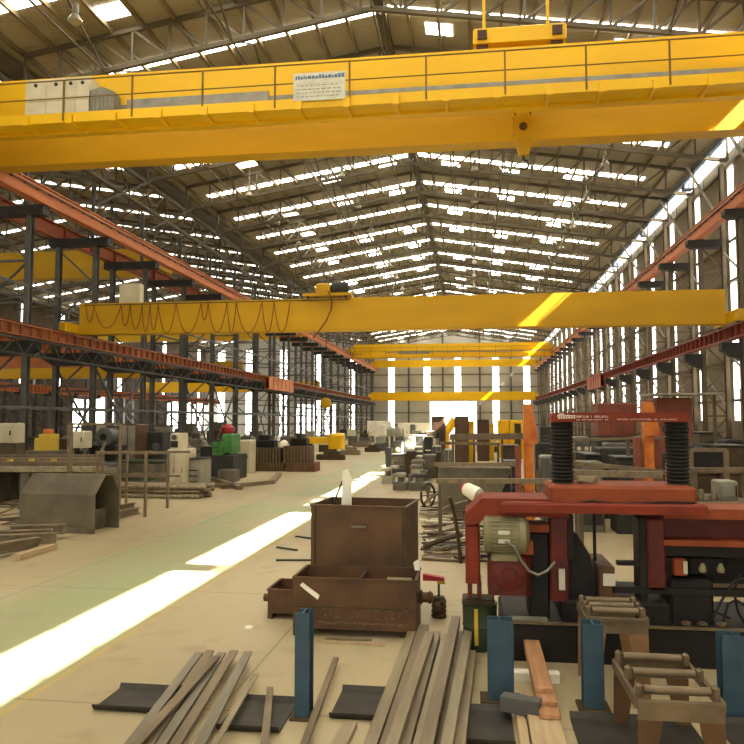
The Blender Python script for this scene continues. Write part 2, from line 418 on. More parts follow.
# ================================================================== COLUMNS
def left_column(Y, label, group):
    r = thing('lattice_column', label, 'column', (-16.7, Y, 0), group)
    xa, xb = -16.76, -18.55
    for x in (xa, xb):
        MB().ibar((x, Y, 0), (x, Y, 10.4), .2, .28, .025).build('leg', 'steel_grey', r)
    mb = MB(); z = .6; k = 0
    while z < 9.6:
        mb.bar((xa, Y, z), (xb, Y, z), .09); mb.bar((xa if k % 2 else xb, Y, z), (xb if k % 2 else xa, Y, z+1.6), .07); z += 1.6; k += 1
    mb.build('lacing', 'steel_grey', r)
    MB().bbox(-18.95, -16.1, Y-.24, Y+.24, 10.34, 10.7).build('cap_beam', 'steel_dark', r)
    MB().prism([(-16.25, 5.5), (-19.1, 5.5), (-19.1, 5.25), (-18.6, 4.95), (-16.65, 4.95), (-16.25, 5.2)], Y-.22, Y+.22).build('bracket', 'steel_dark', r)
    MB().bar((xa-.2, Y, 10.68), (xa-.2, Y, 13.3), .13).build('post', 'steel_grey', r)
    mb = MB(); mb.bar((xa-.2, Y, 12.2), (-15.3, Y+2.45, 14.1), .1); mb.bar((xa-.2, Y, 12.2), (-18.2, Y+2.45, 14.1), .1); mb.bar((xa-.2, Y, 10.9), (xa-.2, Y+2.4, 13.3), .08)
    mb.build('strut', 'steel_grey', r)
    return r
LC = [15.7+5.0*k for k in range(22)]
first = left_column(LC[0], 'grey lattice steel column of the left row, first from the camera', 'lattice columns of the left row')
for i, Y in enumerate(LC[1:], 1):
    if Y < YF-1: dup(first, (-16.7, Y, 0), 'grey lattice steel column of the left row, %s from the camera' % ORD[i])
def right_column(Y, label, group):
    r = thing('lattice_column', label, 'column', (10.5, Y, 0), group)
    xa, xb = 10.35, 11.35
    for x in (xa, xb):
        MB().ibar((x, Y, 0), (x, Y, 10.4 if x == xa else 14.2), .17, .24, .025).build('leg', 'steel_brown', r)
    mb = MB(); z = .5; k = 0
    while z < 9.4:
        mb.bar((xa, Y, z), (xb, Y, z), .07); mb.bar((xa if k % 2 else xb, Y, z), (xb if k % 2 else xa, Y, z+1.1), .06); z += 1.1; k += 1
    mb.build('lacing', 'steel_brown', r)
    MB().prism([(9.75, 10.7), (11.2, 10.7), (11.2, 10.34), (10.0, 10.34), (9.75, 10.5)], Y-.24, Y+.24).build('cap_beam', 'steel_dark', r)
    MB().prism([(9.5, 5.5), (10.25, 5.5), (10.25, 4.85), (9.9, 4.95), (9.5, 5.2)], Y-.2, Y+.2).build('bracket', 'steel_dark', r)
    mb = MB(); mb.bar((xb, Y, 11.4), (9.9, Y+.1, 14.2), .1); mb.bar((xb-.1, Y, 3.2), (xb-.1, Y+4.6, 5.6), .07); mb.bar((xb-.1, Y+.3, 7.4), (xb-.1, Y+4.6, 10.0), .07)
    mb.build('strut', 'steel_light', r)
    return r
RC = [14.9+5.0*k+.0 for k in range(22)]
first = right_column(RC[0], 'brown lattice steel column of the right row, first from the camera', 'lattice columns of the right row')
for i, Y in enumerate(RC[1:], 1):
    if Y < YF-1: dup(first, (10.5, Y, 0), 'brown lattice steel column of the right row, %s from the camera' % ORD[i])
# far row across the left aisle
def far_column(Y, label, group):
    r = thing('lattice_column', label, 'column', (-44.3, Y, 0), group)
    for x in (-43.8, -45.0): MB().ibar((x, Y, 0), (x, Y, 10.4), .26, .3, .03).build('leg', 'steel_grey', r)
    mb = MB(); z = .6
    while z < 9.4: mb.bar((-43.8, Y, z), (-45, Y, z), .09); mb.bar((-43.8, Y, z), (-45, Y, z+1.4), .07); z += 1.4
    mb.build('lacing', 'steel_grey', r)
    MB().bbox(-45.3, -43.1, Y-.24, Y+.24, 10.34, 10.7).build('cap_beam', 'steel_dark', r)
    MB().bbox(-43.9, -43.1, Y-.2, Y+.2, 5.0, 5.5).build('bracket', 'steel_dark', r)
    return r
FC = [35.7+5.0*k for k in range(17)]
first = far_column(FC[0], 'grey lattice steel column by the far left wall, first from the camera', 'lattice columns by the far left wall')
for i, Y in enumerate(FC[1:], 1): dup(first, (-44.3, Y, 0), 'grey lattice steel column by the far left wall, %s from the camera' % ORD[i])
# secondary props between the left columns: slim longitudinal stays
for j, (X, nm) in enumerate(((-16.72, 'near'), (-18.6, 'rear'))):
    mb = MB()
    for z in (3.0, 7.6): mb.box(X-.05, X+.05, LC[0]+.2, YF, z-.05, z+.05)
    for i in range(0, len(LC)-1, 3):
        mb.bar((X, LC[i]+.2, .4), (X, LC[i+1]-.2, 4.8), .08); mb.bar((X, LC[i+1]-.2, .4), (X, LC[i]+.2, 4.8), .08)
    tag(mb.build('column_bracing', 'steel_grey', None, base=(X, LC[0], .4)), 'grey stays and cross braces tying the %s legs of the left columns' % nm, 'bracing')

# ================================================================== CRANE RAILS
def rail_beam(X, ztop, h, m, label, y0=15.0, y1=YF-.2, ribs=True, side=1):
    r = thing('crane_rail_beam', label, 'crane rail', (X, y0, ztop-h))
    mb = MB(); mb.box(X-.17, X+.17, y0, y1, ztop-.05, ztop); mb.box(X-.17, X+.17, y0, y1, ztop-h, ztop-h+.05); mb.box(X-.03, X+.03, y0, y1, ztop-h+.05, ztop-.05)
    mb.build('beam', m, r)
    MB().box(X-.04, X+.04, y0, y1, ztop, ztop+.07).build('rail', 'railbar', r)
    mb = MB(); y = y0+.4; k = 0
    while y < y1:
        mb.box(X-.16, X+.16, y, y+.05, ztop-h+.05, ztop-.05); y += .62 if ribs else 2.4
    mb.build('stiffener', m, r)
    return r
def deep_rail(X, ztop, h, m, label, side, y0=14.0):
    # box-faced girder with slim conductor bar along it
    r = rail_beam(X, ztop, h, m, label, y0, ribs=False)
    mb = MB(); mb.box(X+side*.17-.01, X+side*.17+.01, y0, YF-.2, ztop-h+.05, ztop-.12); mb.build('face_plate', m, r)
    MB().box(X+side*.24-.025, X+side*.24+.025, y0, YF-.2, ztop-.3, ztop-.25).build('conductor_bar', 'railbar', r)
    mb = MB(); y = y0+.5
    while y < YF-1: mb.box(X+side*.21-.04, X+side*.21+.04, y, y+.06, ztop-.33, ztop-.24); y += .8
    mb.build('insulator', 'railbar', r)
    return r
deep_rail(-16.2, 11.4, .68, 'rail', 'upper orange crane rail beam on the left column row, nave side', 1)
deep_rail(-18.7, 11.4, .68, 'rail_red', 'upper red crane rail beam on the left column row, aisle side', -1)
deep_rail(10.25, 11.4, .68, 'rail', 'upper orange red crane rail beam along the right wall', -1)
rail_beam(-16.44, 6.05, .46, 'rail_low', 'lower orange red crane rail beam with ribs on the left column row')
rail_beam(9.75, 6.05, .5, 'rail_low2', 'lower red crane rail beam with ribs along the right wall')
rail_beam(-43.4, 11.4, .68, 'rail', 'upper orange crane rail beam on the far side of the left aisle', 33)
rail_beam(-43.4, 6.05, .8, 'rail', 'lower orange crane rail beam on the far side of the left aisle', 33)
rail_beam(-18.95, 6.05, .52, 'rail', 'lower orange crane rail beam on the left column row, aisle side', 15)
# dark trussed support below the lower left rail
r = thing('support_truss', 'dark slim support truss under the lower left crane rail', 'girder', (-16.3, 15, 4.95))
MB().box(-16.2, -16.08, 15, YF-.5, 5.42, 5.5).box(-16.2, -16.08, 15, YF-.5, 4.85, 4.93).build('chord', 'steel_dark', r)
mb = MB(); y = 15
while y < YF-1.2: mb.bar((-16.14, y, 4.9), (-16.14, y+.6, 5.45), .05); mb.bar((-16.14, y+.6, 5.45), (-16.14, y+1.2, 4.9), .05); y += 1.2
mb.build('lacing', 'steel_dark', r)

# ================================================================== BIG DOUBLE GIRDER CRANE (on the upper rails)
def big_crane(Y0, label, detail=True, group=None):
    r = thing('overhead_crane', label, 'overhead crane', (-3, Y0, 10.98), group)
    x0, x1 = -15.8, 9.95
    zb, zt = 11.1, 12.62
    g = MB(); g.box(x0, x1, Y0, Y0+.5, zb, zt); g.box(x0-.1, x1+.1, Y0, Y0+.5, zt, zt+.04); g.box(x0, x1, Y0-.06, Y0+.56, zb-.04, zb)
    g.build('front_girder', 'yellow', r)
    g = MB(); g.box(x0, x1, Y0+2.45, Y0+2.95, zb-.1, zt); g.box(x0-.1, x1+.1, Y0+2.45, Y0+2.95, zt, zt+.04); g.box(x0, x1, Y0+2.39, Y0+3.01, zb-.14, zb-.1)
    g.build('rear_girder', 'yellow2', r)
    for x in (-16.2, 10.25):
        ec = MB().bbox(x-.2, x+.2, Y0-.6, Y0+3.6, 11.6, 12.2, .05).build('end_carriage', 'yellow2', r)
        for yy in (Y0-.3, Y0+3.3): smooth(MB().lathe((x-.09, yy, 11.69), (1, 0, 0), [(0, .17), (.02, .22), (.05, .22), (.06, .17), (.12, .17), (.13, .22), (.16, .22), (.18, .17)], 18).build('wheel', 'railbar', ec))
    # walkway in front of the front girder
    w0, w1 = Y0-.85, Y0-.07
    g = MB(); g.box(x0, x1, w0, w1, 10.98, 11.02); g.box(x0, x1, w0-.03, w0, 10.9, 11.18); g.box(x0, x1, w1-.03, w1, 10.9, 10.98)
    x = x0+.6
    while x < x1: g.box(x, x+.08, w0, w1, 10.88, 10.98); g.box(x-.03, x+.14, w0-.12, w0-.03, 10.84, 11.08); x += 1.32
    g.build('walkway', 'yellow', r)
    g = MB(); x = x0+.3
    while x < x1:
        g.box(x-.022, x+.022, w0-.06, w0-.015, 10.95, 12.12); x += 2.05
    g.tube((x0, w0-.04, 12.12), (x1, w0-.04, 12.12), .022, 8); g.tube((x0, w0-.04, 11.6), (x1, w0-.04, 11.6), .018, 8)
    g.build('handrail', 'handrail', r)
    g = MB(); g.box(x0+4.4, x1, Y0-.2, Y0-.08, 11.5, 11.62); g.box(x0+6.0, x0+10.2, Y0-.3, Y0-.24, 11.3, 11.72); g.box(x0+.3, x0+1.2, Y0-.22, Y0-.07, 11.2, 11.38); g.build('cable_tray', 'conduit', r)
    return r
BY = 19.75
crane = big_crane(BY, 'huge yellow double girder overhead crane nearest the camera with railed walkway')
def on_crane(x0, x1, y0, y1, Y): a = aY(x0, y0, Y); b = aY(x1, y1, Y); return a.x, b.x, b.z, a.z
# white control cabinets on its walkway
x0, x1, z0, z1 = on_crane(29, 93, 84, 116, 19.3)
cb = MB(); n = 4; zb = 11.03
cw = (x1-x0)/n
r = thing('control_cabinet', 'cream electrical cabinets standing on the left end of the near crane walkway', 'cabinet', ((x0+x1)/2, 19.3, zb))
MB().bbox(x0, x1, 19.15, 19.6, zb, 12.34, .02).build('body', 'cream', r)
edges = [x0, x0+(x1-x0)*.33, x0+(x1-x0)*.62, x0+(x1-x0)*.78, x1-.04]
for a, b in zip(edges[:-1], edges[1:]):
    for (za, zc) in ((zb+.04, zb+.62), (zb+.66, 12.3)):
        d = MB().box(a+.02, b-.015, 19.125, 19.15, za, zc).build('door', 'cream', r)
        if b-a < 1: smooth(MB().lathe(((a+b)/2, 19.125, za+.15 if za < zb+.3 else zc-.15), (0, -1, 0), [(0, .055), (.02, .055), (.025, .03)], 12).build('vent', 'steel_dark', d))
x0, x1, z0, z1 = on_crane(92, 116, 97, 113, 19.3)
r = thing('resistor_box', 'grey ribbed box with pitched lid beside the cream crane cabinets', 'box', ((x0+x1)/2, 19.35, zb))
mb = MB(); mb.prism([(x0, zb), (x1, zb), (x1, zb+.82), ((x0+x1)/2, zb+.98), (x0, zb+.88)], 19.15, 19.55)
for i in range(6): xx = x0+.06+i*(x1-x0-.12)/5; mb.box(xx-.012, xx+.012, 19.13, 19.15, zb+.04, zb+.78)
mb.build('body', 'grey_box', r); MB().box(x0-.03, x1+.03, 19.1, 19.6, zb+.5, zb+.53).build('lid', 'steel_dark', r) if False else None
for (a, b) in ((127, 139), (141, 153)):
    x0, x1, z0, z1 = on_crane(a, b, 105, 112, 19.4)
    tag(MB().bbox(x0, x1, 19.25, 19.5, 11.03, 11.32).build('junction_box', 'cream' if a > 140 else 'grey_box'), 'small %s junction box on the crane walkway right of the ribbed box' % ('cream' if a > 140 else 'grey'), 'box')
# sign board
x0, x1, z0, z1 = on_crane(293, 345, 73, 97.5, 18.75)
r = thing('sign_board', 'pale rectangular sign with a faded blue heading on the near crane railing', 'sign', ((x0+x1)/2, 18.78, z0))
MB().box(x0, x1, 18.8, 18.84, z0, z1).build('board', 'sign', r)
mb = MB(); x = x0+.06
rr = random.Random(3)
while x < x1-.1:
    wd = rr.uniform(.03, .09); mb.box(x, x+wd, 18.79, 18.8, z1-.17, z1-.17+rr.uniform(.06, .11)); x += wd+.02
mb.build('heading', 'signblue', r)
mb = MB()
for k in range(4):
    x = x0+.1; z = z0+.1+k*.1
    while x < x1-.2: wd = rr.uniform(.03, .12); mb.box(x, x+wd, 18.79, 18.8, z, z+.02); x += wd+.04
mb.box(x0+.08, x1-.1, 18.795, 18.8, z0+.46, z0+.465)
mb.build('small_print', 'grey_box', r)
# trolley on top
r = thing('crane_trolley', 'yellow hoist trolley riding on top of the nearest double girder crane', 'trolley', (2, 21, 12.7))
x0, x1 = aY(473, 40, 20).x, aY(566, 40, 20).x
for yy in (19.82, 22.3): MB().bbox(x0, x1, yy, yy+.35, 12.86, 13.3, .03).build('end_beam', 'yellow', r)
MB().box(x0+.3, x0+.5, 20.1, 22.3, 12.9, 13.2).box(x1-.5, x1-.3, 20.1, 22.3, 12.9, 13.2).box(x0+.5, x1-.5, 20.17, 20.3, 13.0, 13.06).build('cross_beam', 'yellow', r)
for xx in (x0+.25, x1-.25):
    for yy in (19.9, 22.4): smooth(MB().lathe((xx, yy, 12.82), (0, 1, 0), [(0, .12), (.02, .16), (.14, .16), (.16, .12)], 16).build('wheel', 'railbar', r))
    MB().box(xx-.13, xx+.13, 19.74, 19.8, 12.95, 13.2).build('buffer', 'railbar', r)
for px in (484, 548):
    X = aY(px, 20, 19.8).x
    MB().box(X-.04, X+.04, 19.85, 19.93, 13.3, 14.3).build('post', 'yellow', r)
MB().tube((x0, 19.89, 14.28), (x1, 19.89, 14.28), .03).tube((x0, 22.4, 14.28), (x1, 22.4, 14.28), .03).build('handrail', 'yellow', r)
smooth(MB().tube((x0+.5, 21.2, 13.5), (x1-.6, 21.2, 13.5), .32, 20).build('rope_drum', 'steel_grey', r))
# hook block between the girders
hx = aY(523, 130, 21.2).x
zt_, zb_ = aY(523, 117, 21.2).z, aY(523, 156, 21.2).z
r = thing('hook_block', 'yellow hook block with dark hook hanging from the nearest crane', 'hook block', (hx, 21.2, zb_-.4))
MB().prism([(hx-.3, zt_), (hx+.3, zt_), (hx+.32, zt_-.45), (hx+.15, zb_), (hx-.12, zb_), (hx-.28, zt_-.45)], 21.08, 21.32).build('cheek', 'yellow2', r)
smooth(MB().lathe((hx, 21.05, zt_-.33), (0, 1, 0), [(0, .12), (.3, .12)], 16).build('sheave_pin', 'rust', r))
MB().tube((hx-.22, 21.2, zt_), (hx-.22, 21.2, 13.3), .02, 6).tube((hx+.22, 21.2, zt_), (hx+.22, 21.2, 13.3), .02, 6).build('rope', 'steel_dark', r)
hk = [(hx, 21.2, zb_), (hx, 21.2, zb_-.12)]+[(hx+.02+.13*math.cos(t), 21.2, zb_-.26+.13*math.sin(t)) for t in [PI/2-.2-k*.42 for k in range(10)]]
MB().path(hk, .035, 8).build('hook', 'steel_dark', r)

# ================================================================== MIDDLE SINGLE GIRDER CRANE (on the lower rails)
def single_crane(Y0, label, x0, x1, m='yellow2', zb=6.12, h=1.38, group=None):
    r = thing('overhead_crane', label, 'overhead crane', ((x0+x1)/2, Y0, 6.1), group)
    MB().box(x0, x1, Y0, Y0+.42, zb+.1, zb+h).box(x0, x1, Y0-.06, Y0+.48, zb+.06, zb+.1).box(x0, x1, Y0, Y0+.42, zb+h, zb+h+.035).build('girder', m, r)
    MB().box(x0+.1, x1-.3, Y0-.08, Y0-.06, zb+.1, zb+.19).build('lower_flange', m, r)
    for x in (x0-.15, x1+.15):
        ec = MB().bbox(x-.17, x+.17, Y0-1.1, Y0+1.5, 6.17, 6.62, .04).build('end_carriage', m, r)
        for yy in (Y0-.85, Y0+1.25): smooth(MB().lathe((x-.07, yy, 6.27), (1, 0, 0), [(0, .12), (.02, .16), (.12, .16), (.14, .12)], 16).build('wheel', 'railbar', ec))
    return r
MY = 29.5
single_crane(MY, 'yellow single girder crane spanning the middle of the nave with hanging cable loops', -16.8, 9.62)
MB_ = MB()
fest = []
pts = []
gx0, gx1 = aY(86, 300, MY).x, aY(292, 300, MY).x
r = thing('festoon_cable', 'brown festoon cable hanging in loops on the middle yellow crane girder', 'cable', (gx0, MY-.1, 6.4))
seq = [86, 94, 103, 112, 121, 131, 140, 148, 156, 165, 174, 184, 195, 206, 222, 236, 246, 262, 276, 290]
top = True
for i in range(0, len(seq)-1):
    pass
loops = [(86, 94, 322), (94, 121, 328), (121, 130, 326), (130, 142, 329), (142, 150, 332), (150, 158, 330), (158, 176, 333), (176, 201, 333), (201, 208, 320), (208, 227, 332), (227, 236, 334), (236, 262, 333), (262, 274, 334), (274, 290, 333)]
for a, b, yb in loops:
    A = aY(a, 308, MY-.12); B = aY(b, 308, MY-.12); zt = 7.42; zb2 = max(6.15, aY((a+b)/2, yb, MY-.12).z)
    P = []
    for k in range(13):
        t = k/12; P.append((A.x+(B.x-A.x)*t, MY-.12, zt-(zt-zb2)*(1-abs(2*t-1)**2.2)))
    MB().path(P, .016, 6).build('loop', 'cable', r)
MB().tube((gx0, MY-.12, 7.44), (aY(350, 300, MY).x, MY-.12, 7.44), .02, 6).build('track_wire', 'steel_dark', r)
# hoist trolley on the middle crane
x0, x1 = aY(304, 290, MY).x, aY(351, 290, MY).x
r = thing('hoist_trolley', 'yellow hoist trolley with dark motor on the middle crane girder', 'trolley', ((x0+x1)/2, MY+.2, 7.56))
MB().box(x0, x1, MY-.25, MY+.8, 7.6, 7.72).build('chassis', 'yellow2', r)
MB().bbox(x0+.5, x0+1.1, MY-.1, MY+.6, 7.72, 8.15, .06).build('gear_case', 'yellow2', r)
smooth(MB().lathe((x0+1.1, MY+.25, 7.97), (1, 0, 0), [(0, .2), (.05, .27), (.6, .27), (.68, .24), (.75, .1)], 18).build('motor', 'steel_dark', r))
for xx in (x0+.2, x1-.2): smooth(MB().lathe((xx, MY-.2, 7.58), (0, 1, 0), [(0, .08), (.1, .08)], 14).build('wheel', 'railbar', r))
P = [aY(x, y, MY-.35) for x, y in ((328, 291), (332, 300), (331, 310), (326, 321), (319, 331), (313, 338))]
MB().path(P, .03, 8).build('hoist_cable', 'cable', r)
a, b = aY(121, 303, MY+.2), aY(142, 284, MY+.2)
tag(MB().bbox(a.x, b.x, MY-.0, MY+.4, 7.54, b.z, .02).build('control_box', 'cream'), 'cream box standing on the left part of the middle crane girder', 'box')
# far cranes
far = dup(crane, (-3, 97, 10.98), 'yellow double girder crane with walkway far down the nave')
single_crane(115, 'yellow single girder crane at the far end just above the bright doorway', -15.95, 9.5, 'yellow', zb=5.55)
r = thing('overhead_crane', 'farthest high yellow crane girder just before the end wall', 'overhead crane', (-3, 118, 10.98))
MB().box(-15.9, 9.9, 118, 118.5, 11.1, 12.25).build('girder', 'yellow', r)
for x in (-16.2, 10.25): MB().bbox(x-.2, x+.2, 117, 119.8, 11.5, 12.0, .05).build('end_carriage', 'yellow2', r)
for x in (-16.05, 9.95): MB().box(x-.2, x+.2, 118, 118.5, 11.5, 12.0).build('end_carriage', 'yellow2', r)
# cranes in the left aisle
single = single_crane(60, 'low yellow crane girder in the left aisle seen behind the left columns', -43.0, -19.4, 'yellow2')
r = thing('overhead_crane', 'high yellow crane girder in the left aisle seen behind the left columns', 'overhead crane', (-31, 41, 10.98))
MB().box(-43, -19.5, 41, 41.6, 11.15, 12.75).box(-43, -19.5, 40.9, 41.7, 11.05, 11.15).build('girder', 'yellow2', r)
MB().bbox(-43.7, -43.1, 39.7, 43, 11.5, 12.1).build('end_carriage', 'yellow2', r); MB().bbox(-19.5, -18.4, 39.7, 43, 11.5, 12.1).build('end_carriage', 'yellow2', r)
single_crane(92, 'low yellow crane girder far back in the left aisle', -43.0, -19.4, 'yellow')
r = thing('overhead_crane', 'high yellow crane girder far back in the left aisle', 'overhead crane', (-31, 76, 10.98))
MB().box(-43, -19.5, 76, 76.6, 11.15, 12.5).build('girder', 'yellow', r)
MB().bbox(-43.7, -43.0, 75, 78, 11.5, 12.1).build('end_carriage', 'yellow', r); MB().bbox(-19.5, -18.4, 75, 78, 11.5, 12.1).build('end_carriage', 'yellow', r)
r = thing('orange_crane_girder', 'orange red crane beam deep in the left aisle below the yellow one', 'overhead crane', (-31, 47, 6.1))
MB().box(-43, -19.5, 47, 47.5, 6.15, 7.0).build('girder', 'rail', r)
MB().bbox(-43.6, -43.2, 46, 48.6, 6.15, 6.6).build('end_carriage', 'rail', r); MB().bbox(-19.3, -18.9, 46, 48.6, 6.15, 6.6).build('end_carriage', 'rail', r)
# carriage boxes riding the lower rails
def carriage(x0, x1, y0, y1, m, label):
    r = thing('rail_carriage', label, 'carriage', ((x0+x1)/2, y0, 5.4))
    MB().bbox(x0, x1, y0, y1, 4.95, 5.9, .03).build('body', m, r)
    n = 6
    for k in range(n+1): y = y0+(y1-y0-.12)*k/n; MB().box(x0-.04, x1+.04, y, y+.12, 5.0, 5.85).build('rib', m, r)
    MB().box(min(x0, x1)-.04, max(x0, x1)+.04, y0+.2, y1-.2, 5.91, 5.98).build('cover', m, r)
carriage(-15.98, -15.7, aX(265, 385, -16.0).y, aX(290, 385, -16.0).y, 'rail', 'orange ribbed carriage hanging on the nave side of the lower left rail')
carriage(9.18, 9.42, aX(604, 385, 9.4).y, aX(590, 385, 9.4).y, 'rail_red', 'red ribbed carriage hanging on the nave side of the lower right rail')
# pulley block hanging from the far left of the nave
p = aY(326, 403, 75); 
r = thing('hook_block', 'round yellow pulley block with hook hanging by the left columns', 'hook block', (p.x, 75, p.z-1.2))
smooth(MB().lathe((p.x, 74.8, p.z), (0, 1, 0), [(0, .45), (.05, .56), (.35, .56), (.4, .45)], 20).build('sheave_case', 'yellow2', r))
MB().path([(p.x, 75, p.z-.5), (p.x, 75, p.z-1.2), (p.x+.25, 75, p.z-1.5), (p.x, 75, p.z-1.75), (p.x-.3, 75, p.z-1.5)], .08, 6).build('hook', 'steel_dark', r)
MB().tube((p.x, 75, p.z+.5), (p.x, 75, rz(p.x)-.02), .04, 6).build('rope', 'steel_dark', r)

# ================================================================== HIGH BAY LAMPS
def lamp(X, Y, label, group):
    z = rz(X)-.18; r = thing('high_bay_lamp', label, 'lamp', (X, Y, z-1.5), group)
    MB().tube((X, Y, z+.178), (X, Y, z-.75), .02, 6).build('stem', 'steel_light', r)
    smooth(MB().lathe((X, Y, z-.75), (0, 0, -1), [(0, .05), (.02, .1), (.28, .1), (.32, .14)], 14).build('ballast', 'steel_light', r))
    smooth(MB().lathe((X, Y, z-1.05), (0, 0, -1), [(0, .08), (.08, .13), (.22, .21), (.27, .22)], 18).build('lamp_shade', 'glass', r), 60)
    return r
for row, (X, side) in enumerate(((-11.96, 'far left row'), (-6.86, 'left middle row'), (.2, 'row right of the ridge'), (6.3, 'right row'))):
    ys = [20.3] if row == 0 else []
    ys += [38.0+5.7*k-(2.7 if row == 3 else 0) for k in range(0, 7)]
    lp = lamp(X, ys[0], 'glass high bay lamp hanging in the %s, first from the camera' % side, 'high bay lamps in the %s' % side)
    for i, Y in enumerate(ys[1:], 1): dup(lp, (X, Y, rz(X)-.18-1.5), 'glass high bay lamp hanging in the %s, %s from the camera' % (side, ORD[i]))
#@@FLOOR@@
# ================================================================== THINGS ON THE FLOOR, NEAR
V = Vector
def plate(x0, x1, y0, y1, label, lift=.0, g='dark plates on the floor'):
    # thin plate with turned-up long edges
    mb = MB(); t = .012
    prof = [(y0-.03, .05), (y0, .006), (y1, .006), (y1+.03, .05)]
    top = [(a, b+t) for a, b in prof]
    mb.rings([[(X, a, b+lift) for a, b in prof]+[(X, a, b+lift) for a, b in reversed(top)] for X in (x0, x1)])
    return tag(mb.build('floor_plate', 'plate'), label, 'steel plate', g)
plate(-3.28, -2.55, 6.15, 6.62, 'dark bent steel plate on the floor at far left of the foreground bars')
plate(-2.08, -1.56, 5.9, 6.5, 'dark bent steel plate under the right side of the flat bars')
plate(-1.22, -.7, 6.25, 6.85, 'dark bent steel plate right of the slim blue post')
plate(-.18, .3, 5.9, 6.55, 'dark bent steel plate between the tube bundle and the plank stack')
plate(.78, 1.75, 5.65, 6.5, 'dark bent steel plate between the planks and the near roller stand')
plate(1.95, 3.2, 6.0, 6.55, 'dark bent steel plate at the right edge below the last blue post')

def blue_post(px, ytop, Y, wd, label):
    p = aY(px, 600, Y); z = aY(px, ytop+6, Y).z
    r = thing('blue_post', label, 'post', (p.x, Y, 0), 'blue steel posts standing in the foreground')
    t = .014
    MB().bar((p.x, Y, .02), (p.x, Y, z), wd, t).bar((p.x, Y+.16, .02), (p.x, Y+.16, z), wd, t).bar((p.x, Y+.08, .02), (p.x, Y+.08, z), t, .146).build('shaft', 'blue', r)
    MB().bbox(p.x-wd*.8, p.x+wd*.8, Y-.05, Y+.21, 0, .02).build('base_plate', 'rust_in', r)
    return r
blue_post(302.5, 607, 6.2, .125, 'slim blue steel post before the compartment box, leftmost of the blue posts')
blue_post(500, 615, 6.8, .23, 'wide blue steel post beside the green striped bin')
blue_post(592.5, 618, 6.72, .17, 'blue steel post under the left roller stand')
blue_post(733, 630, 6.7, .2, 'blue steel post at the right edge of the picture')

def floor_bar(a, b, w_, h_, name, m, label, cat, group=None, za=0.0, zb=0.0):
    A = fl(a[0], a[1], 0); B = fl(b[0], b[1], 0)
    if b[1] >= 744 and name == 'steel_bar': B = A+(B-A)*1.3
    A.z = za+h_/2+.001; B.z = zb+h_/2+.001
    return tag(MB().bar(A, B, w_, h_).build(name, m), label, cat, group)
# flat bars lower left
cnt = 0
fb = [((199, 664), (136, 744)), ((210, 662), (150, 750)), ((222, 664), (164, 748)), ((234, 662), (178, 748)), ((248, 663), (200, 752)), ((216, 672), (144, 750))]
words = ['leftmost', 'second from the left', 'third from the left', 'second from the right', 'rightmost', 'middle one lying on top']
for (a, b), wd in zip(fb, words):
    floor_bar(a, b, .085, .02, 'steel_bar', 'tube2' if cnt % 2 else 'tube3', 'grey steel bar in the fan of bars at lower left, %s' % wd, 'steel bar', 'fan of steel bars at lower left', .1+.04*(cnt == 5), .03+.055*(cnt == 5)); cnt += 1
floor_bar((256, 684), (222, 744), .05, .02, 'steel_bar', 'tube', 'short steel bar on the dark plate right of the fan of bars', 'steel bar', None, .08, .08)
def leaning_bar(px0, py0, px1, py1, Y0, Y1, w_, m, label):
    A = aY(px0, py0, Y0); B = aY(px1, py1, Y1)
    return tag(MB().bar(A, B, w_, w_*.5).build('steel_bar', m), label, 'steel bar')
floor_bar((270, 697), (265, 750), .06, .03, 'steel_bar', 'tube2', 'single short steel bar just right of the fan of bars', 'steel bar', None, .06, .06)
floor_bar((336, 666), (305, 752), .055, .03, 'steel_bar', 'tube2', 'long single steel bar right of the slim blue post', 'steel bar', None, .06, .06)
floor_bar((350, 727), (338, 752), .12, .05, 'steel_bar', 'tube', 'wide bar end at the bottom edge beside the tube bundle', 'steel bar')
# tube bundle
bundle = [((412, 640), (372, 752), .10, 0), ((424, 634), (389, 752), .11, .0), ((436, 640), (405, 752), .10, .0), ((447, 643), (421, 752), .10, .0),
          ((461, 640), (440, 752), .10, .0), ((470, 662), (458, 752), .12, .0), ((430, 650), (398, 752), .09, .11), ((456, 634), (431, 752), .10, .11), ((472, 630), (452, 744), .085, .13)]
names = ['leftmost of the bottom layer', 'second from the left of the bottom layer', 'third from the left of the bottom layer', 'fourth from the left of the bottom layer',
         'second from the right of the bottom layer', 'rightmost pale one of the bottom layer', 'left one lying on top', 'middle one lying on top', 'right short one lying on top']
for i, ((a, b, wd, z), nm) in enumerate(zip(bundle, names)):
    A = fl(*a); B = fl(*b); B = A+(B-A)*1.45; A.z = B.z = z+wd/2+.001
    r = thing('steel_tube', 'weathered square steel tube in the foreground bundle, %s' % nm, 'steel tube', (B.x, B.y, z), 'foreground bundle of square tubes')
    d = (A-B).normalized(); up = V((0, 0, 1)); s_ = d.cross(up).normalized()
    mb = MB(); t = wd/2
    def sq(c, k): return [c+s_*k*sx+up*k*sz for sx, sz in ((-1, -1), (1, -1), (1, 1), (-1, 1))]
    mb.rings([sq(A-d*.35, t*.8), sq(A, t*.8), sq(A, t), sq(B, t), sq(B, t*.8), sq(B+d*.35, t*.8)], cap=True)
    mb.build('tube_wall', 'tube' if i % 3 != 1 else 'tube2', r)
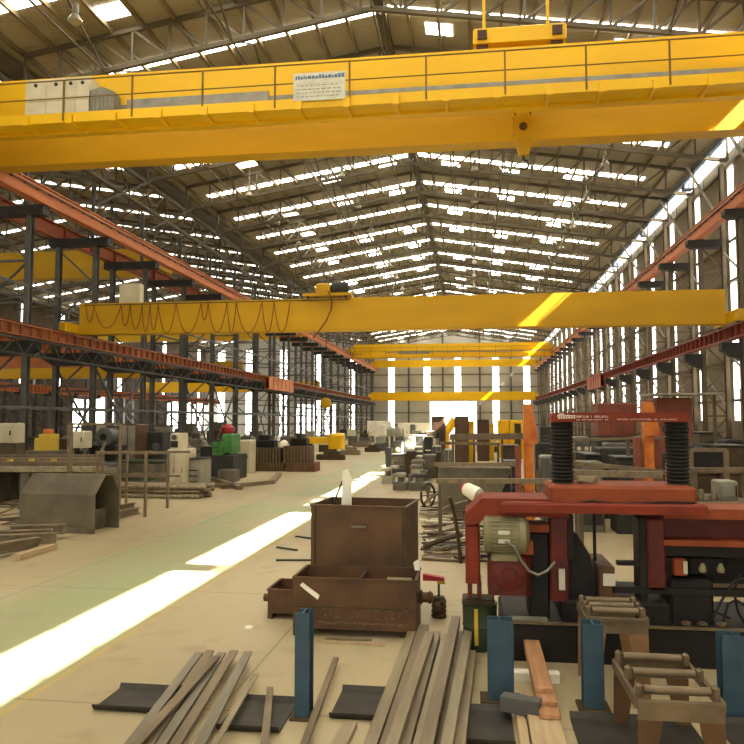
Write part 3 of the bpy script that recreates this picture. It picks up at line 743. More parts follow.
# planks
pl = [((523, 633), (526, 685), 0.24, .16), ((526, 652), (532, 700), .19, .17), ((527, 668), (536, 712), .13, .18)]
for i, (a, b, z, wd) in enumerate(pl):
    A = aY(a[0]+7, a[1], 8.0-i*.3); 
    X0 = aY(530+i*4, 650, 7.9).x+.05
    tag(MB().bbox(.50+.005*i, .50+wd, 6.35+.12*(2-i)-.05*i, 8.55-.25*i, .09+.045*(2-i), .13+.045*(2-i), .008).build('plank', 'wood'),
        'reddish wooden plank in the stepped stack, %s' % ('top one', 'middle one', 'bottom one')[i], 'plank', 'stepped plank stack')
tag(MB().bbox(.42, .68, 4.9, 6.9, 0, .085, .01).build('timber', 'wood2'), 'pale wide timber lying under the stepped reddish planks', 'timber')
tag(MB().bbox(.33, .41, 4.9, 6.5, 0, .06, .01).build('timber', 'wood2'), 'pale narrow timber left of the stepped plank stack', 'timber')
tag(MB().bbox(.3, .8, 7.35, 7.47, 0, .09, .01).build('timber', 'white'), 'short white block lying crosswise behind the reddish planks', 'block')
tag(MB().bar((.22, 6.48, .13), (.53, 6.38, .13), .13, .12).build('steel_block', 'steel_grey'), 'dark grey steel block left of the plank stack', 'block')

# roller stands
def roller_stand(xc, y0, y1, wd, top, label, legm):
    r = thing('roller_stand', label, 'roller stand', (xc, (y0+y1)/2, 0), 'steel roller stands')
    for y in (y0, y1):
        for sx in (-1, 1):
            a = xc+sx*wd/2; b = xc+sx*(wd/2-.17); c = xc+sx*(wd/2-.1)
            MB().prism([(a, top-.14), (b, top-.14), (c, 0), (a+sx*.01, 0)] if sx < 0 else [(b, top-.14), (a, top-.14), (a+.01, 0), (c, 0)], y, y+.02).build('leg', legm, r)
        MB().box(xc-wd/2, xc+wd/2, y, y+.02, top-.14, top).box(xc-wd/2, xc+wd/2, y-.025, y, top-.02, top).build('cross_plate', 'rollsteel', r)
    for sx in (-1, 1): MB().box(xc+sx*wd/2-.015, xc+sx*wd/2+.015, y0+.02, y1, top-.07, top).build('side_rail', 'rollsteel', r)
    for k in range(3):
        y = y0+.1+(y1-y0-.15)*k/2
        ro = smooth(MB().lathe((xc-wd/2+.06, y, top+.04), (1, 0, 0), [(0, .012), (.005, .032), (wd-.125, .032), (wd-.12, .012)], 16).build('roller', 'rollsteel', r))
        for sx in (-1, 1): MB().bbox(xc+sx*(wd/2-.03)-.025, xc+sx*(wd/2-.03)+.025, y-.035, y+.035, top-.01, top+.085, .015).build('bearing', 'rollsteel', ro)
    return r
xa = aY(681, 700, 5.55).x
roller_stand(xa, 5.55, 6.45, .585, .53, 'steel roller stand nearest the camera at lower right', 'rust')
xb = aY(616, 610, 7.1).x
roller_stand(xb, 7.05, 7.6, .54, .71, 'steel roller stand with tan legs standing behind the blue posts', 'tan')

# ------------------------------------------------ rusty bins
def open_box(r, x0, x1, y0, y1, z0, z1, m, t=.02, lip=.04, name='shell'):
    mb = MB()
    mb.box(x0, x1, y0, y0+t, z0, z1); mb.box(x0, x1, y1-t, y1, z0, z1); mb.box(x0, x0+t, y0+t, y1-t, z0, z1); mb.box(x1-t, x1, y0+t, y1-t, z0, z1); mb.box(x0, x1, y0, y1, z0-.012, z0)
    mb.build(name, m, r)
    MB().box(x0-lip, x1+lip, y0-lip, y0+t, z1, z1+.02).box(x0-lip, x1+lip, y1-t, y1+lip, z1, z1+.02).box(x0-lip, x0+t, y0+t, y1-t, z1, z1+.02).box(x1-t, x1+lip, y0+t, y1-t, z1, z1+.02).build('rim', m, r)
fx0, fx1 = fl(289, 640).x, fl(417, 637).x; FY = 8.55
zt = aY(350, 580, FY).z
r = thing('compartment_box', 'low rusty two-compartment steel box with faint chalk marks before the tall bin', 'box', ((fx0+fx1)/2, FY, 0), None)
BOXR = r
open_box(r, fx0, fx1, FY, FY+.72, .1, zt, 'rust', lip=.012)
MB().box((fx0+fx1)/2+.03, (fx0+fx1)/2+.06, FY+.02, FY+.7, .1, zt-.02).build('divider', 'rust_in', r)
for x in (fx0, fx1-.1): MB().box(x, x+.1, FY, FY+.72, 0, .088).build('skid', 'rust_in', r)
MB().box(fx0+.0, fx1, FY-.012, FY, .33, .345).build('seam', 'rust_in', r)
rr = random.Random(5); mb = MB()
for k in range(34):
    x = fx0+.36+rr.uniform(0, .98); z = .2+rr.uniform(0, .14); a_ = rr.uniform(0, PI)
    mb.bar((x, FY-.004, z), (x+.04*math.cos(a_), FY-.004, z+.04*math.sin(a_)), .006, rr.uniform(.008, .02))
for k in range(14):
    x = fx0+.3+k*.075; mb.bar((x, FY-.004, .15+rr.uniform(0, .02)), (x+.07, FY-.004, .15+rr.uniform(0, .03)), .006, .02)
mb.build('chalk_marks', 'chalk', r)
# tall bin resting on low supports behind it
bx0, bx1 = aY(311, 560, 9.45).x, aY(407, 560, 9.45).x; BYY = 9.4
zt2 = aY(360, 507, BYY).z
r = thing('steel_bin', 'tall rusty open steel bin standing behind the compartment box', 'bin', ((bx0+bx1)/2, BYY, 0))
open_box(r, bx0, bx1, BYY, BYY+.95, .25, zt2, 'rust', lip=.025)
for x in (bx0+.02, bx1-.14): MB().box(x, x+.12, BYY, BYY+.95, 0, .238).build('foot', 'rust_in', r)
a = aY(352, 525, BYY); MB().box(a.x, a.x+.2, BYY-.05, BYY, a.z-.03, a.z).build('lug', 'mill', r)
for x in (bx0, bx1-.05): MB().box(x, x+.05, BYY-.02, BYY, .25, zt2).build('corner_post', 'rust_in', r)
r.location = ((bx0+bx1)/2, BYY, 0); r.rotation_euler[2] = math.radians(-5)
# white offcut leaning out of the bin
A = aY(346, 500, BYY+.7); B = aY(348, 468, BYY+.85)
tag(MB().prism([(A.x-.07, A.z-.75), (A.x+.08, A.z-.75), (A.x+.1, B.z-.12), (A.x+.04, B.z), (A.x-.03, B.z-.02)], BYY+.6, BYY+.615).build('sheet_offcut', 'white'), 'bright white sheet offcut sticking up out of the tall bin', 'offcut')
tag(MB().bar((A.x-.35, BYY+.55, .9), aY(343, 480, BYY+.75), .02).build('steel_rod', 'steel_dark'), 'dark thin rod leaning in the tall bin beside the white offcut', 'rod')
# small bin on the left
sx0, sx1 = fl(266, 620).x, fx0-.04
r = thing('small_tray_box', 'small rusty open box with a side lug left of the compartment box', 'box', ((sx0+sx1)/2, 9.2, 0))
z3 = aY(275, 590, 9.25).z
open_box(r, sx0, sx1, 9.22, 9.85, .08, z3, 'rust', lip=.012); MB().box(sx0, sx0+.06, 9.22, 9.85, 0, .068).box(sx1-.06, sx1, 9.22, 9.85, 0, .068).build('skid', 'rust_in', r)
smooth(MB().lathe((sx0-.09, 9.35, z3-.12), (1, 0, 0), [(0, .03), (.01, .05), (.09, .05)], 14).build('lug', 'rust', r))
# motorised roller beside bin and red/yellow handle
g0 = fl(439, 617)
r = thing('gear_unit', 'small brown gear motor standing right of the rusty boxes', 'gear motor', (g0.x, g0.y, 0))
smooth(MB().lathe((g0.x, g0.y, 0), (0, 0, 1), [(0, .09), (.02, .1), (.05, .085), (.08, .1), (.11, .085), (.14, .1), (.17, .085), (.2, .1), (.23, .085), (.26, .07)], 18).build('housing', 'rust_in', r))
MB().tube((g0.x, g0.y, .26), (g0.x, g0.y, .46), .015, 8).build('spindle', 'steel_dark', r)
smooth(MB().lathe((fx1+.02, FY+.28, .42), (1, 0, 0), [(0, .07), (.03, .09), (.06, .06), (.14, .06), (.16, .08), (.2, .05)], 16).build('roller_end', 'rust_in', r) if False else MB().lathe((g0.x-.02, g0.y-.1, .16), (0, -1, 0), [(0, .05), (.05, .06), (.08, .03)], 14).build('shaft_end', 'rust', r))
smooth(MB().lathe((fx1+.012, FY+.28, .42), (1, 0, 0), [(0, .07), (.03, .09), (.05, .06), (.11, .06), (.13, .08), (.17, .05)], 16).build('pipe_fitting', 'rust', BOXR))
tag(MB().prism([(g0.x-.2, .46), (g0.x+.07, .46), (g0.x+.07, .5), (g0.x-.2, .54)], g0.y-.05, g0.y+.05).build('red_guard', 'redcap'), 'bright red guard plate above the small gear motor', 'guard plate')
tag(MB().box(g0.x-.02, g0.x+.08, g0.y-.06, g0.y+.06, .425, .458).build('yellow_block', 'yel'), 'small yellow block under the red guard plate', 'block')
tag(MB().prism([(fx1-.05, zt+.03), (fx1+.01, zt+.03), (fx1-.01, zt+.16), (fx1-.07, zt+.12)], FY+.5, FY+.52).build('paper_scrap', 'white'), 'small white scrap standing on the right rim of the compartment box', 'scrap')
tag(MB().box(fx0+.75, fx0+1.0, FY+.06, FY+.14, zt+.035, zt+.05).build('steel_scrap', 'mill') if False else MB().bar((fx1-.33, FY-.01, zt+.032), (fx1-.05, FY-.01, zt+.032), .05, .02).build('steel_scrap', 'tube'), 'pale flat scrap lying on the front rim of the compartment box', 'scrap')
A = aY(300, 585, FY-.02); B = aY(318, 597, FY-.02)
tag(MB().prism([(A.x, A.z+.0), (A.x+.03, A.z+.03), (B.x+.02, B.z+.02), (B.x, B.z-.03), (A.x+.06, A.z-.05)], FY-.028, FY-.013).build('paper_label', 'white'), 'white torn label stuck on the front of the compartment box', 'label')
# bars lying about on the floor left of the bins
for i, (a, b, nm) in enumerate([((276, 561), (311, 561), 'nearest'), ((277, 548), (297, 551), 'middle'), ((296, 537), (311, 539), 'farthest')]):
    floor_bar(a, b, .05, .03, 'steel_bar', 'steel_dark', 'short dark steel bar on the floor left of the tall bin, %s of three' % nm, 'steel bar')
floor_bar((318, 642), (385, 646), .06, .02, 'wood_strip', 'wood2', 'thin pale strip on the floor in front of the compartment box', 'strip')
floor_bar((325, 640), (372, 641), .03, .02, 'wood_strip', 'tube2', 'thin dull strip right at the foot of the compartment box', 'strip')
tag(MB().bbox(fl(249, 629).x-.06, fl(249, 629).x+.04, fl(249, 629).y, fl(249, 629).y+.06, 0, .03).build('litter', 'white'), 'small white scrap of litter on the floor left of the slim blue post', 'litter')

# ================================================================== RED SAWING MACHINE
SY = 8.1
def X_(px, Y=SY): return aY(px, 500, Y).x
def Z_(py, Y=SY, px=600): return aY(px, py, Y).z
r = thing('sawing_machine', 'large red portal sawing machine with two black bellows columns and a lettered top bar', 'machine', (X_(600), SY+.5, 0))
# bed
MB().bbox(X_(500), X_(500)+2.9, SY-.12, SY+1.1, 0, .4, .03).bbox(X_(560), X_(560)+1.1, SY-.05, SY+1.0, .4, .62, .03).build('bed', 'mblack', r)
MB().box(X_(500)-.02, X_(500)+2.92, SY-.15, SY-.1, .385, .41).build('bed_edge', 'rollsteel', r)
# left head housing: chamfered red hood with posts
x0, x1, xm = X_(465), X_(568), X_(480)
z0, zh, zt = Z_(586), Z_(517), Z_(499)
hood = [(x0, zh-.1), (x0, zh+.02), (X_(482), zt), (x1, zt), (x1, zh+.0), (X_(487), zh), (x0+.14, zh-.08)]
MB().prism(hood, SY-.1, SY+.6).build('hood', 'red', r)
MB().bbox(x0, x0+.155, SY-.08, SY+.55, z0, zh-.1, .02).build('side_post', 'red', r)
MB().box(x0+.02, x0+.07, SY, SY+.4, z0-.16, z0).box(x0+.12, x0+.17, SY, SY+.4, z0-.16, z0).build('foot', 'reddark', r)
MB().bbox(X_(527), X_(551), SY+.02, SY+.4, Z_(534), Z_(526), .01).build('cross_member', 'redor', r)
gb = MB().bbox(X_(487), X_(529), SY-.12, SY+.35, Z_(596), Z_(553), .05).build('gearbox', 'reddark', r)
smooth(MB().lathe(((X_(487)+X_(529))/2, SY-.12, (Z_(596)+Z_(553))/2), (0, -1, 0), [(0, .17), (.02, .17), (.03, .14), (.035, .08), (.05, .07)], 24).build('cover', 'reddark', gb))
# motor
mz = Z_(535); 
mo = smooth(MB().lathe((X_(483), SY-.1, mz), (1, 0, 0), [(0, .12), (.01, .19), (.05, .2), (.06, .195), (.36, .195), (.37, .205), (.43, .2), (.47, .15), (.48, .06)], 28).build('motor', 'motor', r))
mb = MB()
for k in range(9):
    t = -.9+k*.22
    mb.box(X_(483)+.08, X_(483)+.34, SY-.1-.2*math.cos(t)-.012, SY-.1-.2*math.cos(t)+.012, mz+.2*math.sin(t)-.004, mz+.2*math.sin(t)+.004)
mb.build('cooling_fin', 'motor', mo)
MB().box(X_(497), X_(508), SY-.312, SY-.3, mz+.03, mz+.07).box(X_(497), X_(508), SY-.312, SY-.3, mz-.06, mz-.02).build('name_plate', 'sign', mo)
MB().bbox(X_(490), X_(517), SY-.2, SY+.05, mz-.26, mz-.18, .02).build('motor_foot', 'motor', mo)
MB().prism([(X_(517), Z_(553)), (X_(531), Z_(553)), (X_(531), Z_(541)), (X_(525), Z_(539))], SY-.2, SY).build('gusset', 'redor', r)
MB().path([aY(x, y, SY-.32) for x, y in ((505, 541), (514, 547), (521, 560), (529, 571), (538, 575), (547, 571), (555, 562))], .014, 8).build('motor_cable', 'conduit', r)
# uprights
MB().bbox(X_(549), X_(568), SY-.02, SY+.3, .6, zh, .02).build('upright', 'reddark', r)
MB().bbox(X_(646), X_(664), SY-.02, SY+.3, Z_(588), zh, .02).build('upright', 'reddark', r)
MB().bbox(X_(638), X_(646), SY+.0, SY+.3, .4, zh, .01).build('upright_side', 'mblack', r)
MB().bbox(X_(528), X_(549), SY+.05, SY+.5, .4, Z_(534), .02).build('hydraulic_box', 'mblack', r)
MB().box(X_(557), X_(563), SY-.06, SY-.03, Z_(590), Z_(569)).build('name_plate', 'sign', r)
MB().prism([(X_(567), .4), (X_(567), Z_(536)), (X_(577), Z_(535)), (X_(590), Z_(556)), (X_(596), Z_(585)), (X_(596), .4)], SY+.1, SY+.3).build('blade_guard', 'mblack', r)
MB().box(X_(568), X_(573), SY, SY+.2, Z_(560), zh).box(X_(597), X_(600), SY+.3, SY+.34, .4, zh).build('guide_bar', 'mblack', r)
# main cross tray
MB().bbox(X_(500), X_(700), SY-.28, SY+.7, Z_(514, SY-.28), Z_(504, SY-.28), .02).build('cross_tray', 'red', r)
blk = MB().bbox(X_(549), X_(694), SY-.12, SY+.65, Z_(503), Z_(485), .03).build('cross_block', 'redor', r)
MB().path([(X_(574), SY-.15, Z_(502)), (X_(590), SY-.16, Z_(499.5)), (X_(610), SY-.16, Z_(501.5)), (X_(640), SY-.16, Z_(501)), (X_(665), SY-.16, Z_(499.5)), (X_(690), SY-.15, Z_(500))], .012, 6).build('drip_rail', 'mblack', blk)
# bellows
for px in (563, 678.5):
    x = X_(px, SY+.25); zb_, zt_ = Z_(485, SY+.25), Z_(421.5, SY+.25)
    prof = []; n = 17; h = (zt_-zb_)/n
    for i in range(n):
        prof += [(i*h, .105), (i*h+h*.45, .128), (i*h+h*.55, .128)]
    prof.append((n*h, .105))
    smooth(MB().lathe((x, SY+.25, zb_), (0, 0, 1), prof, 26).build('bellows', 'black', r), 20)
# top bar with lettering
ty0, ty1 = Z_(422, SY+.1), Z_(412.5, SY+.1)
bar = MB().prism([(X_(553, SY+.1), ty0), (X_(691, SY+.1), ty0), (X_(692, SY+.1), ty1-.02), (X_(690, SY+.1), ty1), (X_(555, SY+.1), ty1), (X_(553, SY+.1), ty1-.03)], SY+.1, SY+.42).build('top_bar', 'red', r)
mb = MB(); rr = random.Random(11)
yb = SY+.094
# flowing white logo script at the left: joined loops tapering to the right, too blurred in the photo to read
P = []
xs = X_(559, SY+.1); L_ = X_(577, SY+.1)-xs
for k in range(60):
    t = k/59; P.append((xs+L_*t+.012*math.sin(t*44), yb, ty0+.055+.022*math.cos(t*44)*(1-.3*t)))
mb.path(P, .005, 5)
mb.path([(xs-.005, yb, ty0+.06), (xs+.03, yb, ty0+.088), (xs+.07, yb, ty0+.085)], .005, 5)
def marks(px0, px1, zc, h):
    x = X_(px0, SY+.1); e = X_(px1, SY+.1)
    while x < e:
        wd = rr.uniform(.008, .016); k = rr.random()
        mb.box(x, x+.004, yb, yb+.005, zc-h/2, zc+h/2)
        if k < .6: mb.box(x, x+wd, yb, yb+.005, zc+h/2-.004, zc+h/2)
        if k > .3: mb.box(x, x+wd, yb, yb+.005, zc-h/2, zc-h/2+.004)
        if .3 < k < .8: mb.box(x+wd-.004, x+wd, yb, yb+.005, zc-h/2, zc+h/2)
        x += wd+.006+(.02 if rr.random() < .12 else 0)
marks(578, 609, ty0+.058, .022); marks(578, 609, ty0+.025, .013); marks(619, 679, ty0+.028, .014)
mb.build('lettering', 'markwhite', bar)
# right hand beam
xr1 = X_(664)+1.35
MB().box(X_(662), xr1, SY-.05, SY+.55, Z_(517), Z_(507)).build('side_beam_top', 'redor', r)
MB().box(X_(662), xr1, SY+.2, SY+.25, Z_(540), Z_(517)).build('side_beam_web', 'reddark', r)
MB().box(X_(662), xr1, SY-.05, SY+.25, Z_(543.5), Z_(538)).build('side_beam_lip', 'redor', r)
MB().box(X_(610), xr1, SY-.02, SY+.1, Z_(592), Z_(586)).box(X_(616), X_(640), SY, SY+.1, Z_(565), Z_(561)).box(X_(664), xr1, SY+.05, SY+.25, Z_(555), Z_(545)).build('guide_rail', 'mblack', r)
MB().box(X_(664), xr1, SY+.4, SY+.5, Z_(588), Z_(540)).box(X_(690), X_(708), SY+.3, SY+.45, .4, Z_(575)).build('rear_panel', 'mblack', r)
MB().bbox(X_(690), X_(728), SY+.15, SY+.4, Z_(574), Z_(556), .03).build('valve_manifold', 'mblack', r)
# vice jaws, valves and hoses at the right
MB().bbox(X_(668), X_(712), SY+.02, SY+.5, .4, Z_(577), .03).bbox(X_(664), X_(674), SY+.1, SY+.4, .4, Z_(556), .02).build('vice', 'mblack', r)
MB().bbox(X_(672), X_(685), SY-.02, SY+.12, Z_(573), Z_(557), .01).build('valve_block', 'redor', r)
MB().box(X_(681), X_(685), SY-.03, SY-.02, Z_(571), Z_(559)).build('valve_plate', 'sign', r)
for px in (700, 718): smooth(MB().lathe((X_(px), SY-.02, Z_(569)), (0, 0, 1), [(0, .03), (.03, .04), (.06, .03), (.09, .015)], 14).build('valve_knob', 'motor', r))
for k, pts in enumerate([((712, 620), (722, 600), (735, 580), (748, 578)), ((722, 626), (728, 604), (736, 600), (748, 608)), ((690, 612), (700, 606), (716, 612), (730, 618)), ((740, 575), (734, 592), (738, 612), (744, 622)), ((676, 612), (684, 608), (694, 611))]):
    MB().path([aY(x, y, SY+.0+.03*k) for x, y in pts], .014, 7).build('hose', 'black', r)
for px in (681, 697, 716): smooth(MB().lathe((X_(px), SY-.06, .42), (0, 0, 1), [(0, .05), (.02, .05), (.03, .03)], 14).build('clamp_nut', 'rollsteel', r))
# workpiece in the saw
tag(MB().bbox(X_(597), X_(613), SY-.02, SY+.75, .64, Z_(566), .01).build('workpiece', 'rust'), 'brown steel workpiece clamped in the middle of the red saw', 'workpiece')
tag(MB().box(X_(601), X_(613), SY-.035, SY-.025, Z_(585), Z_(573)).build('paper_tag', 'sign'), 'grey label on the workpiece inside the red saw', 'label')
# green bin
gx = (fl(463, 645).x+fl(498, 655).x)/2
r = thing('striped_bin', 'dark green round bin with a yellow stripe and brown rim left of the red saw', 'bin', (gx, 8.35, 0))
gt = aY(480, 606, 8.2).z
smooth(MB().lathe((gx, 8.37, 0), (0, 0, 1), [(0, .17), (.02, .18), (gt*.5, .185), (gt*.52, .195), (gt*.56, .185), (gt-.02, .19), (gt, .2)], 26).build('shell', 'greenbin', r))
MB().box(gx-.06, gx-.02, 8.17, 8.185, .08, gt-.03).build('stripe', 'yel', r)
MB().bbox(gx-.19, gx+.16, 8.22, 8.52, gt, gt+.06, .01).build('lid', 'rust_in', r)
tag(MB().bbox(X_(508), X_(545), SY-.14, SY+.0, .415, .43, .004).build('tray', 'grey_box'), 'small grey tray lying on the left end of the red saw bed', 'tray')
# ================================================================== MIDDLE DISTANCE, RIGHT
OCC = []
def free(x0, x1, y0, y1):
    if any(x0 < b and x1 > a and y0 < d and y1 > c for a, b, c, d in OCC): return False
    OCC.append((x0, x1, y0, y1)); return True
# orange posts (jib stands)
def jib(px, ytop, ybot, Y, wpx, label, split):
    x = aY(px, 450, Y).x; z1 = aY(px, ytop, Y).z; wd = wpx/735*Y
    r = thing('orange_stand', label, 'stand', (x, Y, 0), None)
    MB().bbox(x-wd*.3, x+wd*.3, Y, Y+.35, 0, z1, .03).build('mast', 'orange', r)
    zs = aY(px, split, Y).z
    MB().prism([(x-wd*.35, zs), (x+wd*.5, zs), (x+wd*.58, zs+.1), (x+wd*.42, zs+(z1-zs)*.55), (x+wd*.2, z1), (x-wd*.3, z1)], Y-.06, Y-.0).build('bracket', 'orange', r)
    MB().box(x-wd*.85, x-wd*.5, Y+.1, Y+.3, 0, zs-.05).build('guide', 'redcab', r)
    MB().bbox(x-wd*.6, x+wd*.6, Y-.1, Y+.45, 0, .06).build('base', 'rust', r)
jib(529, 404, 500, 17.0, 15, 'tall orange mast with bracket standing left behind the red saw', 444)
jib(650, 402, 470, 15.5, 15, 'tall orange mast with bracket seen between the two bellows columns', 436)
tag(MB().tube(fl(538, 500)+V((.05, .3, 0)), fl(538, 500)+V((.05, .3, .9)), .06, 10).build('orange_cylinder', 'orange') , 'short orange cylinder standing by the left orange mast', 'cylinder')
p = aY(671, 478, 13.0)
tag(MB().bbox(p.x-.06, p.x+.06, 13.0, 13.15, 0, aY(671, 463, 13).z, .02).build('orange_stop', 'orange'), 'small orange stop post right beside the long pale beam', 'post')
# long pale rail / conveyor beams running across behind the saw
def hbar(px0, px1, py0, py1, Y, h, m, name, label, cat, legs=(), dep=.12, lm='steel_brown'):
    a = aY(px0, py0, Y); b = aY(px1, py1, Y)
    r = thing(name, label, cat, ((a.x+b.x)/2, Y, 0))
    MB().bar(a, b, dep, h).build('beam', m, r)
    for px in legs:
        q = aY(px, (py0+py1)/2, Y); MB().bar((q.x, Y, 0), (q.x, Y, q.z-h*.3), .08).build('leg', lm, r)
    return r
hbar(436, 560, 481, 481, 16.0, .1, 'tube2', 'conveyor_beam', 'long pale horizontal beam on legs behind the red saw, left part', 'beam', (440, 500, 556))
hbar(573, 662, 473, 475, 13.2, .11, 'tube2', 'conveyor_beam', 'pale horizontal beam on legs between the bellows columns', 'beam', (580, 656))
hbar(573, 664, 463, 472, 14.0, .08, 'rollsteel', 'sloping_beam', 'dull sloping beam above the pale beam between the bellows columns', 'beam', (576, 660))
hbar(566, 690, 440, 437, 17.5, .06, 'rollsteel', 'pipe_rail', 'thin dull rail crossing behind the bellows columns', 'rail', (570, 628, 688))
hbar(688, 800, 470, 470, 13.0, .08, 'rollsteel', 'conveyor_beam', 'pale beam edge right of the right bellows column', 'beam', (694, 744))
hbar(450, 530, 437, 436, 27.0, .22, 'rollsteel', 'steel_gantry', 'brown rectangular steel frame in front of the far yellow machines', 'frame', (453, 474, 502), .2)
hbar(440, 500, 443, 444, 26.0, .1, 'rollsteel', 'steel_rail', 'thin brown rail below the rectangular frame near the brown blocks', 'rail', (442, 498), .1)
# dark long tables behind between columns
def boxpx(x0, x1, ytop, Y, depth, m, name, label, cat, ybot=None, group=None, bev=.03, parts=None):
    a = aY(x0, ytop, Y); b = aY(x1, ytop, Y)
    zb_ = 0 if ybot is None else max(0, aY(x0, ybot, Y).z)
    r = thing(name, label, cat, ((a.x+b.x)/2, Y+depth/2, zb_), group)
    OCC.append((a.x, b.x, Y, Y+depth))
    MB().bbox(a.x, b.x, Y, Y+depth, zb_, a.z, bev).build('body', m, r)
    if parts: parts(r, a.x, b.x, Y, depth, zb_, a.z)
    return r
def louvre(m2='steel_dark', n=5):
    def f(r, x0, x1, Y, d, z0, z1):
        h = z1-z0; w_ = x1-x0
        mb = MB()
        for i in range(n): z = z0+h*(.25+.55*i/n); mb.box(x0+w_*.15, x1-w_*.15, Y-.02, Y, z, z+h*.04)
        mb.build('louvre', m2, r)
        MB().box(x0-.02, x1+.02, Y-.03, Y+d+.02, z1, z1+.03).build('lid', m2, r)
    return f
def doors(m2='rollsteel', n=2):
    def f(r, x0, x1, Y, d, z0, z1):
        w_ = (x1-x0)/n
        for i in range(n):
            dd = MB().bbox(x0+i*w_+.02, x0+(i+1)*w_-.02, Y-.025, Y, z0+.06, z1-.05, .01).build('door', m2, r)
            MB().box(x0+(i+.82)*w_, x0+(i+.88)*w_, Y-.05, Y-.025, (z0+z1)/2-.08, (z0+z1)/2+.08).build('handle', 'steel_dark', dd)
    return f
def dials(m2='sign', n=3):
    def f(r, x0, x1, Y, d, z0, z1):
        w_ = x1-x0; h = z1-z0
        for i in range(n): smooth(MB().lathe((x0+w_*(i+.5)/n, Y, z0+h*.72), (0, -1, 0), [(0, min(w_/n, h)*.28), (.04, min(w_/n, h)*.28), (.05, .01)], 16).build('dial', m2, r))
        MB().box(x0+w_*.1, x1-w_*.1, Y-.02, Y, z0+h*.1, z0+h*.5).build('panel', 'steel_dark', r)
    return f
boxpx(586, 600, 455, 19.0, 1.2, 'mblack', 'machine_block', 'dark machine block just right of the left bellows column', 'machine', None, None, .03, louvre('steel_grey', 4))
boxpx(600, 640, 448, 19.6, 1.2, 'steel_dark', 'machine_block', 'wide dark machine block seen between the bellows columns', 'machine', None, None, .03, doors('steel_dark', 3))
boxpx(598, 636, 403, 24.0, 1.5, 'redcab', 'red_cabinet', 'large red brown cabinet behind the lettered bar, left of the orange mast', 'cabinet', 436, None, .03, doors('redcab', 3))
tag(MB().box(aY(598, 436, 24).x, aY(636, 436, 24).x, 24, 25.4, 0, aY(598, 437, 24).z).build('machine_plinth', 'steel_dark'), 'dark base carrying the large red brown cabinet', 'machine base')
boxpx(657, 692, 398, 21.5, 1.3, 'redcab', 'brown_cabinet', 'brown cabinet with flat top above the right bellows column', 'cabinet', None, None, .03, dials('steel_dark', 2))
hbar(644, 716, 395, 394, 21.4, .05, 'steel_light', 'top_rail', 'thin pale rail lying across the top of the brown cabinet', 'rail', (714,), 1.2)
# right side: dark screen, box and shelf
r = thing('dark_screen', 'black panelled guard screen in a grey frame at right above the pale beam', 'screen', (aY(712, 470, 14).x, 14, 0))
a, b = aY(692, 450, 14), aY(728, 469, 14)
MB().box(a.x+.05, b.x-.08, 14.03, 14.07, b.z, a.z-.04).build('panel', 'mblack', r)
MB().bar((a.x, 14.05, a.z), (b.x, 14.05, a.z), .07).bar((b.x-.02, 14.05, a.z), (b.x-.02, 14.05, 0), .09).bar((a.x, 14.05, 0), (a.x, 14.05, a.z), .06).bar((a.x, 14.05, b.z), (b.x, 14.05, b.z), .05).build('frame', 'rollsteel', r)
boxpx(719, 738, 481, 11.5, .4, 'grey_box', 'grey_box', 'grey steel box standing at right behind the saw beam', 'box', 500, None, .02, doors('grey_box', 1))
boxpx(690, 760, 502, 11.2, 1.4, 'steel_brown', 'work_table', 'brown work table at right carrying the grey box', 'table', None, None, .02)
boxpx(692, 720, 474, 15.0, 1.2, 'rust_in', 'steel_tank', 'brown steel tank under the dark guard screen', 'tank', None, None, .03, louvre('rust', 3))
boxpx(722, 760, 474, 14.8, 1.2, 'brown', 'steel_tank', 'brown steel tank at the right edge beside the screen', 'tank', None, None, .03, louvre('rust', 3))
for i, (px, py, w_) in enumerate([(696, 494, .12), (703, 490, .1), (709, 496, .14), (716, 492, .1)]):
    q = aY(px, py, 11.35); s = .5
    zt0 = aY(700, 502, 11.2).z
    tag(smooth(MB().lathe((q.x, 11.45, zt0), (0, 0, 1), [(0, w_*.6), (.02, w_*.6), (max(.06, q.z-zt0), w_*.35)], 12).build('machine_part', 'rollsteel')), 'grey turned machine part on the brown table, %s from the left' % ORD[i], 'machine part', 'turned parts on the brown table')
# cable coil on top of the red block
q = aY(590, 482, SY+.2); zb_ = Z_(485)
mb = MB(); pts = []
for k in range(50):
    t = k/49*4*2*PI; pts.append((q.x-.03+.11*math.cos(t), SY+.2+.06*math.sin(t), zb_+.02+.05*k/49+.012*math.sin(t*2)))
tag(MB().path(pts, .014, 6).build('rope_coil', 'tube'), 'loose coil of pale rope lying on top of the red cross block', 'rope')

# scrap area behind the left head of the saw
rr = random.Random(21)
for i in range(190):
    px = rr.uniform(419, 462); py = rr.uniform(499, 562)
    if i > 165: px = rr.uniform(424, 520); py = rr.uniform(486, 500)
    P0 = fl(px, py); L_ = rr.uniform(.3, 1.1); an = rr.uniform(-.5, .7); z = rr.uniform(.01, .07)
    d = V((math.cos(an), math.sin(an), 0)); t = rr.choice([.05, .06, .08, .12])
    tag(MB().bar(P0+V((0, 0, z)), P0+d*L_+V((0, 0, max(.02, z+rr.uniform(-.08, .1)))), t*1.6, t*.4).build('steel_offcut', rr.choice(['tube', 'tube2', 'steel_dark', 'rust_in', 'cream', 'mill', 'brown'])),
        'steel offcut lying in the scrap heap behind the red saw', 'offcut', 'steel offcuts in the scrap heap')
